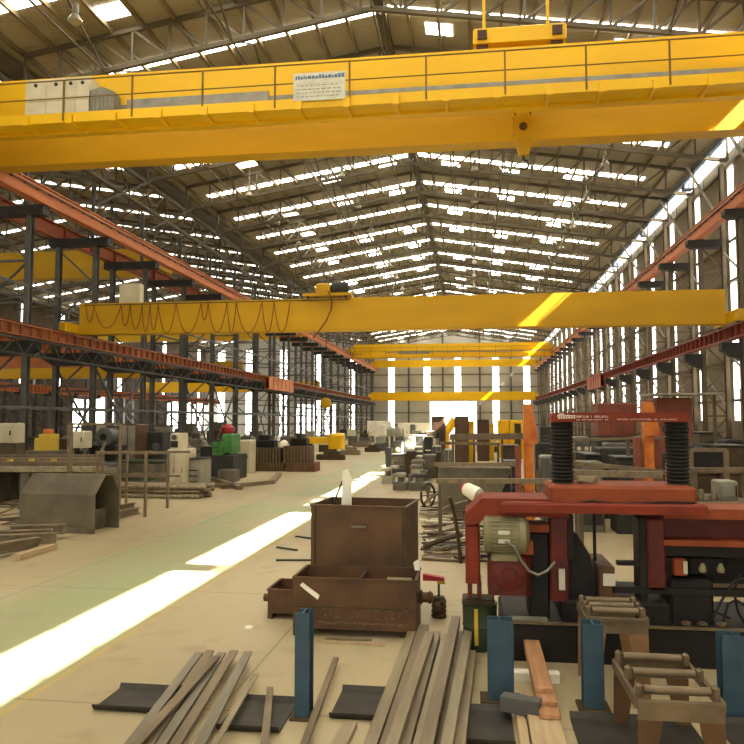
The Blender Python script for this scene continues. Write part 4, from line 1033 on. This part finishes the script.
# bent rods over the heap
for i, (pts, nm) in enumerate([([(424, 503), (432, 497), (443, 491), (455, 498), (470, 506)], 'upper left'), ([(434, 516), (446, 507), (462, 502), (475, 500), (486, 505)], 'middle'), ([(450, 497), (454, 512), (458, 535), (461, 563)], 'steep front'), ([(424, 547), (438, 541), (450, 537), (462, 535)], 'lower dark')]):
    Y0 = fl(pts[-1][0], max(p_[1] for p_ in pts)+6).y
    tag(MB().path([aY(x, y, Y0+.1*k) for k, (x, y) in enumerate(pts)], .035 if i < 3 else .05, 6).build('bent_rod', 'tube2' if i < 2 else 'rust_in'), 'bent steel rod sticking out of the scrap heap, %s one' % nm, 'rod')
# wheel leaning at heap
q = fl(428, 508)
r = thing('wheel_hub', 'dark spoked wheel leaning at the left end of the scrap heap', 'wheel', (q.x, q.y, 0))
zz = .36
mb = MB(); n = 22; pts = [(q.x+.3*math.cos(2*PI*k/n)*.6, q.y+.3*math.cos(2*PI*k/n)*.8, zz+.33*math.sin(2*PI*k/n)) for k in range(n+1)]
MB().path(pts, .035, 7).build('rim', 'steel_dark', r)
mb = MB()
for k in range(3): a_ = PI*k/3; mb.bar((q.x-.18*math.cos(a_), q.y-.24*math.cos(a_), zz-.33*math.sin(a_)), (q.x+.18*math.cos(a_), q.y+.24*math.cos(a_), zz+.33*math.sin(a_)), .03)
mb.build('spoke', 'tube2', r)
# white roll with red end
A = aY(465, 488, 12.6); B = aY(497, 506, 12.2)
r = thing('white_roll', 'white wrapped roll with a bright red end cap leaning on the scrap heap', 'roll', (B.x, B.y, B.z))
d = (B-A).normalized()
smooth(MB().lathe(A, d, [(0, .08), (.03, .11), (.25, .13), (.3, .125)], 20).build('wrapping', 'white', r))
smooth(MB().lathe(A+d*.3, d, [(0, .09), (.75, .075), (.8, .04)], 16).build('core', 'tube', r))
smooth(MB().lathe(A-d*.05, d, [(0, .02), (.01, .075), (.06, .08)], 16).build('end_cap', 'redcap', r))
tag(MB().bar((B.x, B.y+.05, 0), (B.x, B.y+.05, B.z-.05), .1).build('support_post', 'rust_in'), 'rusty post holding up the low end of the white roll', 'post')
tag(MB().bar((A.x+.1, A.y+.12, 0), (A.x+.1, A.y+.12, A.z-.2), .1).build('support_post', 'rust_in'), 'rusty post holding up the red end of the white roll', 'post')
# grey steel tank (long trough)
boxpx(438, 512, 467, 20.0, 1.6, 'millside', 'steel_trough', 'long grey steel tank standing behind the scrap heap', 'tank', None, None, .03, None)
hbar(434, 516, 464.5, 464.5, 19.9, .1, 'tube2', 'edge_beam', 'pale flat beam lying on the long grey tank', 'beam', ())
tag(MB().prism([(aY(490, 490, 19.9).x, 0), (aY(510, 490, 19.9).x, 0), (aY(510, 470, 19.9).x, 1.1)], 19.75, 19.95).build('dark_gusset', 'mblack'), 'dark triangular plate leaning on the right end of the grey tank', 'plate')
for i, (px, h) in enumerate([(516, .8), (521, .6), (545, .7)]):
    q = fl(px, 497); tag(smooth(MB().lathe((q.x, q.y, 0), (0, 0, 1), [(0, .16), (.05, .2), (h*.5, .12), (h*.6, .18), (h, .14)], 14).build('machine_part', 'tube')), 'pale cast machine part standing near the left orange mast, %s from the left' % ORD[i], 'machine part', 'cast parts by the orange mast')

# cluster of machines in the middle distance
cl = [ # x0,x1,ytop,ybot,Y,depth,mat,name,label,parts
 (391, 406, 455, 33, 1.2, 'mill', 'steel_box', 'grey steel box at the left end of the machine cluster', louvre('steel_dark', 3)),
 (393, 402, 441, 35.5, 1.2, 'steel_grey', 'press_machine', 'slim grey press behind the grey steel box of the cluster', dials('sign', 1)),
 (404, 413, 437, 36.5, 1.4, 'steel_light', 'press_machine', 'pale press with round dial near the left of the cluster', dials('sign', 1)),
 (413, 424, 436, 38, 1.4, 'steel_grey', 'press_machine', 'grey press in the middle of the cluster', louvre('white', 4)),
 (406, 415, 452, 32.5, 1.0, 'rust_in', 'low_machine', 'dark narrow machine block right of the grey steel box', louvre('steel_dark', 3)),
 (415, 422, 456, 32.8, 1.0, 'tube', 'steel_cabinet', 'pale narrow cabinet low in the middle of the cluster', doors('tube', 1)),
 (422, 437, 455, 32.2, 1.3, 'mill', 'steel_box', 'grey steel box at the right end of the machine cluster', doors('mill', 1)),
 (424, 432, 437, 35, 1.1, 'steel_dark', 'press_machine', 'dark press behind the right grey steel box', louvre('white', 3)),
 (432, 441, 446, 34, 1.1, 'steel_light', 'tool_cabinet', 'pale tool cabinet at the foot of the left brown tower', doors('steel_grey', 2)),
 (436, 444, 453, 31, 1.0, 'rust_in', 'low_machine', 'dark low machine right of the grey boxes', louvre('steel_dark', 3)),
 (444, 453, 449, 30, 1.0, 'steel_light', 'tool_cabinet', 'pale cabinet between the two brown towers', doors('steel_grey', 2)),
 (431.5, 444.5, 417, 44, 2.0, 'brown', 'brown_tower', 'tall brown machine tower, leftmost of the brown towers', louvre('brown', 6)),
 (454.5, 468.5, 417, 40, 2.0, 'brown', 'brown_tower', 'tall brown machine tower in the middle in front of the doorway', louvre('brown', 6)),
 (477, 489, 420, 46, 2.0, 'brown', 'brown_tower', 'shorter brown machine tower right of the doorway', louvre('brown', 5)),
 (468.5, 474, 421, 42, 1.0, 'yellow', 'yellow_column', 'narrow yellow column right against the middle brown tower', doors('yellow', 1)),
 (489.5, 494, 424, 47, 1.0, 'yellow', 'yellow_column', 'narrow yellow column right of the shorter brown tower', doors('yellow', 1)),
 (498, 509, 420, 50, 2.0, 'yellow', 'yellow_machine', 'big yellow machine cabinet, left of the pair by the orange mast', doors('yellow', 2)),
 (510, 523, 420, 49, 2.0, 'yellow', 'yellow_machine', 'big yellow machine cabinet, right of the pair by the orange mast', doors('yellow', 2)),
 (515, 521, 424, 44, 1.0, 'rust_in', 'brown_post', 'brown post in front of the right yellow cabinet', louvre('rust_in', 3)),
 (367, 390, 421, 84, 2.0, 'white', 'white_container', 'long white container far down the nave on the left', doors('white', 3)),
 (398, 430, 423, 88, 2.0, 'white', 'white_container', 'pale container far down the nave beside the doorway', doors('white', 3)),
 (476, 500, 440, 58, 2.0, 'steel_light', 'pale_machine', 'pale far machine under the shorter brown tower', dials('white', 3)),
 (503, 524, 437, 62, 2.0, 'white', 'pale_machine', 'white far machine beside the yellow cabinets', dials('steel_grey', 3)),
 (540, 552, 427, 55, 2.0, 'steel_dark', 'dark_machine', 'dark machine far right beside the left bellows column', louvre('steel_grey', 4)),
]
for x0, x1, yt, Y, dp, m, nm, lb, pt in cl: boxpx(x0, x1, yt, Y, dp, m, nm, lb, 'machine', None, None, .04, pt)
q = aY(448, 430, 52)
r = thing('yellow_robot', 'yellow orange curved machine between the two tall brown towers', 'machine', (q.x, 52, 0))
MB().path([(q.x-.2, 52, 0), (q.x-.25, 52, 1.2), (q.x+.1, 52, 2.0), (q.x+.5, 52, 2.6)], .3, 10).build('arm', 'yellow', r)
MB().bbox(q.x-.6, q.x+.3, 51.6, 52.5, 0, .6, .05).build('base', 'orange', r)
rr = random.Random(41)
for i in range(22):
    px = 386+rr.uniform(0, 52); Y = [26.5, 29, 30.5, 37.5, 39.5, 41.5, 43][i % 7]+rr.uniform(-.2, .3); yt = rr.uniform(428, 440) if i % 7 > 2 else rr.uniform(456, 470); k = rr.randrange(5)
    if Y < 28: px = rr.choice([398, 407, 419, 431])+rr.uniform(-2, 2); yt = rr.uniform(472, 478)
    x = aY(px, 450, Y).x; w_ = rr.uniform(.45, .85); h = aY(px, yt, Y).z; c_ = ['steel_grey', 'steel_light', 'rust_in', 'mill', 'white'][k]
    if not free(x-w_/2-.02, x+w_/2+.02, Y-.05, Y+.75): continue
    r = thing('cluster_machine', 'upright %s machine with %s head in the crowded cluster, %s' % (['grey', 'pale', 'brown', 'dull', 'white'][k], ['dark', 'dull', 'pale'][i % 3], ['in its front row', 'towards its middle', 'in its rear row'][0 if Y < 31.5 else 1 if Y < 39 else 2]), 'machine', (x, Y, 0), 'crowded machine cluster')
    MB().bbox(x-w_/2, x+w_/2, Y, Y+.7, 0, h*.5, .04).build('base', c_, r)
    MB().bbox(x-w_/5, x+w_/5, Y+.2, Y+.6, h*.5, h*.9, .03).build('column', ['steel_light', 'white', 'steel_grey'][i % 3], r)
    MB().bbox(x-w_/2.4, x+w_/3, Y+.0, Y+.65, h*.8, h, .05).build('head', ['steel_dark', 'mill', 'steel_light'][i % 3], r)
    smooth(MB().tube((x-w_/4, Y+.15, h*.5), (x-w_/4, Y+.15, h*.8), .04, 8).build('spindle', 'white', r))
for i, (px0, px1, yt, Y, m) in enumerate([(503, 518, 446, 24, 'rust_in'), (536, 552, 443, 26, 'steel_dark'), (541, 556, 456, 19, 'mill'), (505, 520, 462, 21.5, 'steel_dark'), (576, 594, 452, 22, 'rust_in'), (606, 636, 443, 23, 'mill'), (616, 640, 458, 17, 'steel_dark'), (580, 604, 462, 17.2, 'mill'), (693, 712, 444, 19, 'steel_dark'), (716, 744, 446, 18, 'rust_in')]):
    boxpx(px0, px1, yt, Y, .9, m, 'stored_machine', 'dull machine stored behind the red saw, %s of the row counted' % ORD[i], 'machine', None, 'stored machines behind the red saw', .04, [louvre('steel_grey', 3), dials('steel_light', 2), doors('steel_grey', 2)][i % 3])
# more far stuff along the middle of the hall
rr = random.Random(9)
nmz = ['grey', 'pale', 'dark', 'brown']
for i in range(14):
    px = 381+i*3.3+rr.uniform(-1, 1); Y = 58+rr.uniform(-6, 16); h = rr.uniform(1.0, 2.3); k = i % 4
    x = aY(px, 430, Y).x; w_ = rr.uniform(.7, 1.4)
    if not free(x-w_/2, x+w_/2, Y, Y+1.05): continue
    r = thing('small_machine', 'small %s machine in the far row left of the doorway, %s from the left' % (nmz[k], ORD[i]), 'machine', (x, Y, 0), 'far row of small machines')
    MB().bbox(x-w_/2, x+w_/2, Y, Y+1, 0, h*.55, .05).build('base', ['steel_grey', 'steel_light', 'steel_dark', 'rust_in'][k], r)
    MB().bbox(x-w_/3, x+w_/5, Y+.1, Y+.8, h*.55, h, .05).build('head', ['steel_light', 'white', 'steel_grey', 'steel_light'][k], r)
# right of saw, machines along the right wall
for i, (px0, px1, yt, Y, m, wd) in enumerate([(556, 573, 428, 44, 'steel_dark', 'dark'), (575, 590, 437, 33, 'steel_grey', 'grey'), (640, 657, 436, 27, 'steel_dark', 'black'), (700, 722, 433, 24, 'steel_brown', 'brown'), (726, 744, 440, 22, 'mblack', 'oily black')]):
    boxpx(px0, px1, yt, Y, 1.5, m, 'wall_side_machine', '%s machine along the right wall, %s from the far end' % (wd, ORD[i]), 'machine', None, None, .05, [louvre('steel_grey', 4), dials('sign', 2), doors('steel_grey', 2)][i % 3])

# ================================================================== LEFT SIDE
# grey sheet enclosure (hopper lying on the floor)
a = fl(19, 531); b = fl(94, 534); Ya = (a.y+b.y)/2
c = fl(113, 526)
d1 = V((b.x-a.x, b.y-a.y, 0)); L_ = d1.length; d1.normalize(); n1 = V((-d1.y, d1.x, 0))
H1 = aY(60, 494, a.y).z; H2 = H1+.42; W_ = .98
r = thing('sheet_hood', 'grey folded steel hood standing on the floor at left with sloping top', 'hood', (a.x, a.y, 0))
def P3(s_, t_, z): p = a+d1*s_+n1*t_; return (p.x, p.y, z)
prof = [(0, 0), (0, H1), (.4, H2), (W_-.3, H2), (W_, H1), (W_, 0)]
inn = [(.02, 0), (.02, H1-.01), (.405, H2-.02), (W_-.305, H2-.02), (W_-.02, H1-.01), (W_-.02, 0)]
MB().rings([[P3(s_, t_, z) for t_, z in prof]+[P3(s_, t_, z) for t_, z in reversed(inn)] for s_ in (0, L_)]).build('shell', 'millside', r)
mb = MB(); mb.rings([[P3(s_, t_, z) for t_, z in inn] for s_ in (.02, .04)]); mb.build('end_plate', 'mill', r)
mb = MB(); mb.rings([[P3(s_, t_, z) for t_, z in [(.02, 0), (.02, H1*.55), (W_-.02, H1*.55), (W_-.02, 0)]] for s_ in (L_-.35, L_-.33)]); mb.build('inner_plate', 'mill', r)
MB().bar(P3(.3, -.03, .06), P3(L_, -.03, .06), .05, .12).build('bottom_angle', 'mill', r)
# channel stock at bottom left
for i, (p0, p1, wd) in enumerate([((-30, 548), (52, 545), 'farthest'), ((-30, 553), (56, 549), 'middle'), ((-20, 561), (38, 551), 'nearest'), ((10, 541), (66, 539), 'short rear')]):
    A = fl(*p0); B = fl(*p1); z = .22-.05*(i == 2); A.z = B.z = z
    tag(MB().ibar(A, B, .16, .2, .025).build('steel_beam', 'tube2'), 'steel beam lying at lower left before the grey hood, %s one' % wd, 'steel beam', 'steel beams at lower left')
for i, px in enumerate((4, 26)):
    q = fl(px, 558 if i else 552); tag(MB().bbox(q.x-.08, q.x+.08, q.y-.3, q.y+.9, 0, .12, .01).build('timber_bearer', 'wood2'), 'timber bearer under the steel beams at lower left, %s' % ('left one', 'right one')[i], 'timber')
# scrap between hood and left edge
rr = random.Random(31)
for i in range(14):
    P0 = fl(rr.uniform(-5, 16), rr.uniform(505, 530)); L2 = rr.uniform(.4, 1.2); an = rr.uniform(-.5, .9)
    tag(MB().bar(P0+V((0, 0, .1)), P0+V((math.cos(an)*L2, math.sin(an)*L2, rr.uniform(.05, .4))), .08, .04).build('steel_offcut', rr.choice(['tube2', 'rust_in', 'mill'])), 'dull steel offcut in the pile at the left edge beside the grey hood', 'offcut', 'offcuts at the left edge')
# short beams right of the hood
for i, (p0, p1) in enumerate([((112, 520), (138, 514)), ((116, 513), (134, 510)), ((110, 526), (119, 519))]):
    A = fl(*p0); B = fl(*p1); A.z = B.z = .1+.03*i
    tag(MB().ibar(A, B, .14, .16, .02).build('steel_beam', 'tube2'), 'short steel beam on the floor right of the grey hood, %s' % ('front one', 'rear one', 'stub touching the hood')[i], 'steel beam')
# open frame rack
def rack():
    r = thing('pipe_stand', 'tall open frame of brown steel pipes standing right of the grey hood', 'frame', fl(140, 508).to_tuple())
    Yf = 18.3; Yr = 20.2
    specs = [(68, 424, Yr), (71, 424, Yf+.8), (120, 424, Yf), (127, 449, Yr), (146, 452, Yf), (168, 452, Yr), (98, 452, Yf+.5), (103, 452, Yr)]
    for px, yt, Y in specs:
        x = aY(px, 460, Y).x; MB().bar((x, Y, 0), (x, Y, aY(px, yt, Y).z), .06).build('post', 'rollsteel', r)
    mb = MB()
    for (pa, pb, py, Y) in ((68, 120, 424, Yf+.8), (96, 170, 453, Yf+.3), (96, 190, 452, Yr), (98, 168, 474, Yf+.3), (100, 180, 476, Yr), (104, 146, 490, Yf+.3)):
        mb.bar(aY(pa, py, Y), aY(pb, py, Y), .06)
    for px in (98, 146, 120):
        A = aY(px, 453, Yf+.2); B = aY(px+6, 452, Yr); mb.bar(A, B, .08)
    mb.build('cross_bar', 'rollsteel', r)
rack()
# pile of cut tubes
rr = random.Random(4)
q = fl(180, 499)
for i in range(18):
    row = i // 6; col_ = i % 6
    y = q.y+.1+col_*.17+.085*(row % 2); z = .075+row*.15
    A = V((-8.55+rr.uniform(-.25, .1), y, z)); B = A+V((-3.4+rr.uniform(-.6, .4), 0, 0))
    tag(smooth(MB().tube(A, B, .07, 9).build('cut_tube', 'tube2' if i % 2 else 'tube')), 'round steel tube in the stacked pile right of the pipe frame', 'tube', 'tube pile right of the pipe frame')
# machine bed on the left (long flat rails)
r = thing('machine_bed', 'long low machine bed with flat rails stretching in from the left edge', 'machine bed', (aY(30, 470, 21).x, 21, 0))
a, b = aY(-20, 458, 20.5), aY(104, 458, 20.5)
for i, (dy, py, m) in enumerate([(0, 469, 'tube'), (.6, 464, 'rollsteel'), (1.2, 460, 'tube2'), (1.8, 457, 'rollsteel')]):
    A = aY(-20, py, 20.5+dy); B = aY(104-i*2, py, 20.5+dy); MB().bar(A, B, .5, .14).build('flat_rail', m, r)
for px in (2, 40, 72, 98): x = aY(px, 470, 21.3).x; MB().bbox(x-.15, x+.15, 20.5, 22.3, 0, 1.0, .02).build('leg', 'mill', r)
MB().box(aY(-20, 470, 21).x, aY(96, 470, 21).x, 21.9, 22.0, .3, .95).build('back_panel', 'mill', r)
for i, px in enumerate((12, 33, 55)):
    q = aY(px, 461, 20.7); tag(MB().bbox(q.x-.06, q.x+.06, 20.55, 20.7, q.z+.0, q.z+.07, .01).build('clamp', 'yel'), 'small yellow clamp on the long machine bed, %s from the left' % ORD[i], 'clamp', 'yellow clamps on the machine bed')
boxpx(84, 106, 464, 23.5, 1.5, 'steel_grey', 'sheet_guard', 'grey sloping guard sheet behind the pipe frame', 'guard', None, None, .02)
boxpx(106, 164, 462, 24.5, 1.6, 'mill', 'long_machine', 'long grey green machine bed behind the pipe frame', 'machine', None, None, .05, louvre('greenbin', 3))
# cabinets and machines along the left columns
ll = [(-6, 14, 423, 443, 24.4, .7, 'cream', 'control_cabinet', 'large cream control cabinet cut by the left edge', doors('cream', 1)),
 (71, 84, 431, 448, 24, .6, 'cream', 'control_cabinet', 'cream control cabinet on crossed legs right of the yellow box', doors('cream', 1)),
 (120, 136, 424, None, 27, 1.2, 'brown', 'machine_column', 'brown machine column with open front behind the pipe frame', doors('steel_light', 2)),
 (167, 184, 449, None, 25, 1.2, 'cream', 'milling_machine', 'tall cream machine body right of the pipe frame', doors('cream', 2)),
 (170, 179, 433, 449, 25.1, .9, 'cream', 'gear_cabinet', 'cream upper block standing on the tall cream machine', dials('steel_grey', 1)),
 (184, 200, 459, None, 25.5, 1.2, 'steel_light', 'low_machine', 'low pale machine with dark opening right of the cream machine', louvre('steel_dark', 3)),
 (137, 163, 432, None, 28, 1.2, 'steel_dark', 'dark_machine', 'dark broad machine behind the pipe frame, left of the cream machine', dials('steel_grey', 2)),
 (50, 66, 440, None, 26, 1.0, 'rust_in', 'machine_block', 'dull brown block right of the yellow box', louvre('steel_dark', 3)),
 (84, 96, 440, None, 27, 1.0, 'steel_grey', 'machine_block', 'grey block left of the large fan motor', louvre('steel_dark', 3)),
 (18, 34, 442, None, 27, 1.0, 'mill', 'machine_block', 'grey low machine left of the yellow box', louvre('steel_dark', 3)),
 (200, 212, 447, None, 31, 1.0, 'steel_dark', 'dark_machine', 'dark machine left of the green machine', louvre('steel_grey', 3)),
 (212, 221, 441, 455, 30, 1.2, 'green', 'green_machine', 'lower block of green machine with dark base, left half', louvre('greenbin', 2)),
 (222, 232, 434, 453, 30.4, 1.2, 'green', 'green_machine', 'taller green machine block with red cap', doors('green', 1)),
 (238, 250, 440, None, 34, 1.0, 'cream', 'control_cabinet', 'cream cabinet between the green machine and the ribbed stacks', doors('cream', 1)),
]
for x0, x1, yt, yb_, Y, dp, m, nm, lb, pt in ll: boxpx(x0, x1, yt, Y, dp, m, nm, lb, 'cabinet' if 'cabinet' in nm else 'machine', yb_, None, .04, pt)
q = aY(227, 434, 30.6); tag(smooth(MB().lathe((q.x-.1, 31, q.z+.03), (0, 0, 1), [(0, .25), (.1, .3), (.25, .28), (.35, .15), (.38, .02)], 16).build('red_dome', 'redcap')), 'round red cap on top of the green machine', 'cap')
a, b = aY(34, 446, 23), aY(51, 446, 23)
r = thing('yellow_box', 'bright yellow box with an orange red top piece behind the machine bed', 'box', ((a.x+b.x)/2, 23, a.z-.15))
MB().bbox(a.x, b.x, 23, 23.5, a.z-.15, aY(40, 438, 23).z, .02).bbox(a.x+.15, b.x, 23, 23.5, aY(40, 438, 23).z, aY(40, 434, 23).z, .02).build('body', 'yel', r)
MB().bbox(a.x+.25, b.x-.15, 23.1, 23.4, aY(40, 434, 23).z, aY(40, 429, 23).z, .02).build('beacon', 'orange', r)
tag(MB().box(a.x-.2, b.x+.4, 22.8, 23.7, 0, a.z-.15).build('bench', 'mill'), 'dull steel bench under the yellow box', 'bench')
x = aY(3, 450, 24.5).x; tag(MB().box(x-.6, x+.5, 24.5, 25.0, 0, aY(3, 443.2, 24.4).z-.01).build('plinth', 'steel_brown'), 'brown plinth under the large cream cabinet', 'plinth')
a, b = aY(73, 448, 24.2), aY(83, 448, 24.2)
tag(MB().bar((a.x-.1, 24.3, 0), (b.x+.1, 24.3, a.z), .08).bar((b.x+.1, 24.3, 0), (a.x-.1, 24.3, a.z), .08).bar((b.x+.7, 24.4, a.z+.2), (a.x+.5, 24.4, 0), .08).build('crossed_legs', 'tube'), 'pale crossed legs under the cream control cabinet', 'stand')
# large motor
q = aY(104, 437, 25)
r = thing('fan_motor', 'large grey round motor on a block behind the pipe frame', 'motor', (q.x, 25, 0))
smooth(MB().lathe((q.x, 25, q.z), (0, -1, 0), [(-.6, .25), (-.55, .33), (0, .33), (.02, .3), (.03, .18), (0.0, .17)], 24).build('body', 'steel_grey', r))
smooth(MB().lathe((q.x, 24.97, q.z), (0, -1, 0), [(0, .12), (.03, .12)], 18).build('hub', 'mblack', r)); MB().bbox(q.x-.5, q.x+.5, 24.9, 25.8, 0, q.z-.3, .03).build('base', 'mblack', r)
# ribbed stacks
def ribbed(px0, px1, yt, yb_, Y, m, label, n):
    a = aY(px0, yt, Y); b = aY(px1, yt, Y); z0 = max(0, aY(px0, yb_, Y).z) if yb_ else 0
    r = thing('ribbed_stack', label, 'steel stack', ((a.x+b.x)/2, Y+.6, z0), 'ribbed steel stacks')
    MB().box(a.x, b.x, Y+.04, Y+1.2, z0, a.z).build('core', m, r); mb = MB()
    for i in range(n): x = a.x+(b.x-a.x)*(i+.5)/n; mb.box(x-.04, x+.04, Y-.03, Y+1.24, z0, a.z)
    mb.build('ribs', 'rollsteel', r)
ribbed(248, 284, 463, None, 35.5, 'brown', 'dark ribbed steel stack on the floor right of the green machine, lower left', 12)
ribbed(285, 315, 463, None, 35.3, 'redcab', 'red brown ribbed steel stack on the floor, lower right', 10)
ribbed(256, 281, 448, 462.9, 35.6, 'steel_dark', 'dark ribbed stack piled on the lower left one', 8)
ribbed(283, 309, 446, 462.9, 35.4, 'brown', 'brown ribbed stack piled on the lower right one', 8)
for i, (px0, px1, yt, yb_) in enumerate([(252, 274, 440, 447.5), (290, 306, 438, 445.6)]):
    a = aY(px0, yt, 36); b = aY(px1, yb_, 36)
    tag(MB().bbox(a.x, b.x, 36, 36.8, b.z, a.z, .06).bbox(a.x+.3, b.x-.3, 36.1, 36.7, a.z, a.z+.25, .05).build('coil_pack', 'mblack'), 'dark lumpy pack on top of the ribbed stacks, %s' % ('left one', 'right one')[i], 'pack')
q = aY(289.5, 441, 37)
tag(smooth(MB().lathe((q.x, 35.9, q.z-.28), (0, 0, 1), [(0, .26), (.12, .25), (.26, .19), (.34, .1), (.37, .01)], 20).build('white_dome', 'white')), 'white domed cover on top of the ribbed stacks', 'cover')
# floor frames near the stacks
for i, (p0, p1, wd) in enumerate([((205, 478), (240, 490), 'left'), ((222, 489), (272, 484), 'front'), ((272, 484), (279, 476), 'right end'), ((212, 482), (232, 479), 'rear'), ((195, 488), (238, 487), 'lowest')]):
    A = fl(*p0); B = fl(*p1); A.z = B.z = .08
    tag(MB().bar(A, B, .22, .14).build('floor_frame_bar', 'tube2'), 'flat brown bar of the loose frame lying before the ribbed stacks, %s one' % wd, 'steel bar')
boxpx(217, 234, 470, 29, .8, 'mill', 'low_table', 'low brown bench before the green machine', 'bench', None, None, .03)
# yellow hoist body on the floor, far
a, b = aY(307, 437, 48), aY(330, 443, 48)
r = thing('yellow_hoist', 'yellow hoist unit resting on a stand by the far left columns', 'hoist', ((a.x+b.x)/2, 48, 0))
MB().bbox(a.x, b.x, 48, 48.6, b.z-.05, a.z, .05).build('beam', 'yellow', r); MB().bbox(b.x-.1, b.x+.9, 47.8, 48.8, b.z-.4, a.z+.25, .15).build('gear_case', 'yellow', r)
for x in (a.x+.2, b.x+.3): MB().box(x-.1, x+.1, 48.1, 48.5, 0, b.z-.05).build('stand_leg', 'steel_dark', r)
# clutter row along far left columns
rr = random.Random(17)
cols = ['steel_grey', 'steel_light', 'rust_in', 'mill', 'steel_dark', 'cream']
cw_ = ['grey', 'pale', 'brown', 'dull', 'dark', 'cream']
for i in range(20):
    Y = 42+i*3.4; x = -13.2+rr.uniform(-1.2, 1.0)+i*.08; k = rr.randrange(6); w_ = rr.uniform(.8, 1.6); h = rr.uniform(.7, 1.7)
    if not free(x-w_/2, x+w_/2, Y, Y+1.2): continue
    r = thing('bench_machine', 'small %s machine standing along the left columns, %s from the camera' % (cw_[k], ORD[i]), 'machine', (x, Y, 0), 'machines along the left columns')
    MB().bbox(x-w_/2, x+w_/2, Y, Y+1.2, 0, h*.6, .05).build('base', cols[k], r); MB().bbox(x-w_/4, x+w_/3, Y+.2, Y+.9, h*.6, h, .05).build('head', cols[(k+2) % 6], r)
    if i % 2: smooth(MB().tube((x+w_/3, Y+.5, h*.6), (x+w_/3, Y+.5, h*1.25), .05, 8).build('lever', 'steel_light', r))
for i in range(16):
    Y = 26+i*4.2; x = -21-rr.uniform(0, 12)-i*.3; k = rr.randrange(6); w_ = rr.uniform(1.2, 2.6); h = rr.uniform(1.0, 2.4)
    if not free(x-w_/2, x+w_/2, Y, Y+1.6): continue
    r = thing('aisle_machine', '%s machine standing in the left aisle, %s from the camera' % (cw_[k], ORD[i]), 'machine', (x, Y, 0), 'machines in the left aisle')
    MB().bbox(x-w_/2, x+w_/2, Y, Y+1.6, 0, h*.6, .05).build('base', cols[k], r); MB().bbox(x-w_/4, x+w_/3, Y+.2, Y+1.1, h*.6, h, .05).build('head', cols[(k+1) % 6], r)
tag(MB().box(aY(210, 455, 30).x, aY(234, 455, 30).x, 29.9, 31.8, 0, aY(220, 455.3, 29.9).z).build('machine_plinth', 'steel_dark'), 'dark base under the green machine halves', 'machine base')
def lathe_machine(x, Y, L_, m, label):
    if not free(x, x+L_, Y-.25, Y+.72): return
    r = thing('lathe_machine', label, 'lathe', (x, Y, 0), 'lathes standing among the left columns')
    MB().bbox(x, x+L_, Y, Y+.7, .55, .85, .03).build('bed', m, r)
    for a_ in (x+.05, x+L_-.55): MB().bbox(a_, a_+.5, Y+.05, Y+.65, 0, .55, .03).build('pedestal', m, r)
    MB().bbox(x, x+.75, Y, Y+.7, .85, 1.45, .06).build('headstock', m, r)
    smooth(MB().lathe((x+.75, Y+.35, 1.12), (1, 0, 0), [(0, .2), (.02, .24), (.14, .24), (.16, .18), (.22, .1)], 18).build('chuck', 'steel_light', r))
    MB().bbox(x+L_-.45, x+L_-.1, Y+.1, Y+.6, .85, 1.28, .05).build('tailstock', m, r)
    MB().bbox(x+L_*.5, x+L_*.5+.4, Y-.1, Y+.7, .85, 1.05, .03).build('carriage', 'steel_dark', r)
    smooth(MB().lathe((x+L_*.5+.2, Y-.1, .72), (0, -1, 0), [(0, .13), (.02, .14), (.04, .12)], 14).build('hand_wheel', 'steel_light', r))
rr = random.Random(77)
lm = ['mill', 'steel_grey', 'greenbin', 'rust_in', 'steel_dark']; lw = ['dull', 'grey', 'dark green', 'brown', 'dark']
for i in range(26):
    Y = 25.2+(i//4)*4.4+rr.uniform(0, .8); x = [-29.5, -25, -20.9, -15.9][i % 4]+rr.uniform(0, .9); k = rr.randrange(5)
    lathe_machine(x-(.3 if i % 4 == 3 else .0), Y+1.2, 1.9+rr.random()*.5, lm[k], '%s metal lathe among the left columns, %s counted from the camera' % (lw[k], ORD[i]))
rr = random.Random(55)
for i in range(22):
    px = 4+i*11.5+rr.uniform(-3, 3); Y = rr.choice([25.8, 27.6, 28.4, 32.5, 33.7])+rr.uniform(0, .4); yt = rr.uniform(438, 450); x = aY(px, 450, Y).x; w_ = rr.uniform(.6, 1.3); h = aY(px, yt, Y).z; k = i % 4
    if 182 < px < 244 or not free(x-w_/2, x+w_/2, Y, Y+.8) or abs((Y-25.7) % 5) < .4: continue
    r = thing('shop_machine', 'dull %s shop machine behind the machine bed, %s from the left' % (['brown', 'dark', 'grey', 'green'][k], ORD[i]), 'machine', (x, Y, 0), 'shop machines behind the machine bed')
    MB().bbox(x-w_/2, x+w_/2, Y, Y+.8, 0, h*.6, .05).build('base', ['rust_in', 'steel_dark', 'steel_grey', 'greenbin'][k], r)
    MB().bbox(x-w_/2.2, x+w_/5, Y+.1, Y+.7, h*.6, h, .06).build('head', ['steel_dark', 'mill', 'rust_in', 'steel_grey'][k], r)
    smooth(MB().lathe((x+w_/5, Y+.4, h*.8), (1, 0, 0), [(0, .16), (.1, .16), (.12, .08), (.3, .06)], 14).build('spindle', 'steel_light', r))
# low rows on the floor between the columns and the nave
for i, (px, py, L2) in enumerate([(322, 452, 2.0), (338, 449, 1.6), (350, 455, 1.4), (330, 460, 1.8), (345, 444, 2), (362, 447, 1.8), (372, 452, 1.2), (318, 446, 2)]):
    q = fl(px, py); tag(MB().bbox(q.x-L2/2, q.x+L2/2, q.y, q.y+.6, 0, .35, .03).bbox(q.x-L2/4, q.x+L2/3, q.y+.1, q.y+.5, .35, .55, .03).build('steel_pack', ['rust_in', 'mill', 'tube2'][i % 3]), 'low pack of steel parts on the open floor far left, %s in the row' % ORD[i], 'steel pack', 'scattered steel packs')
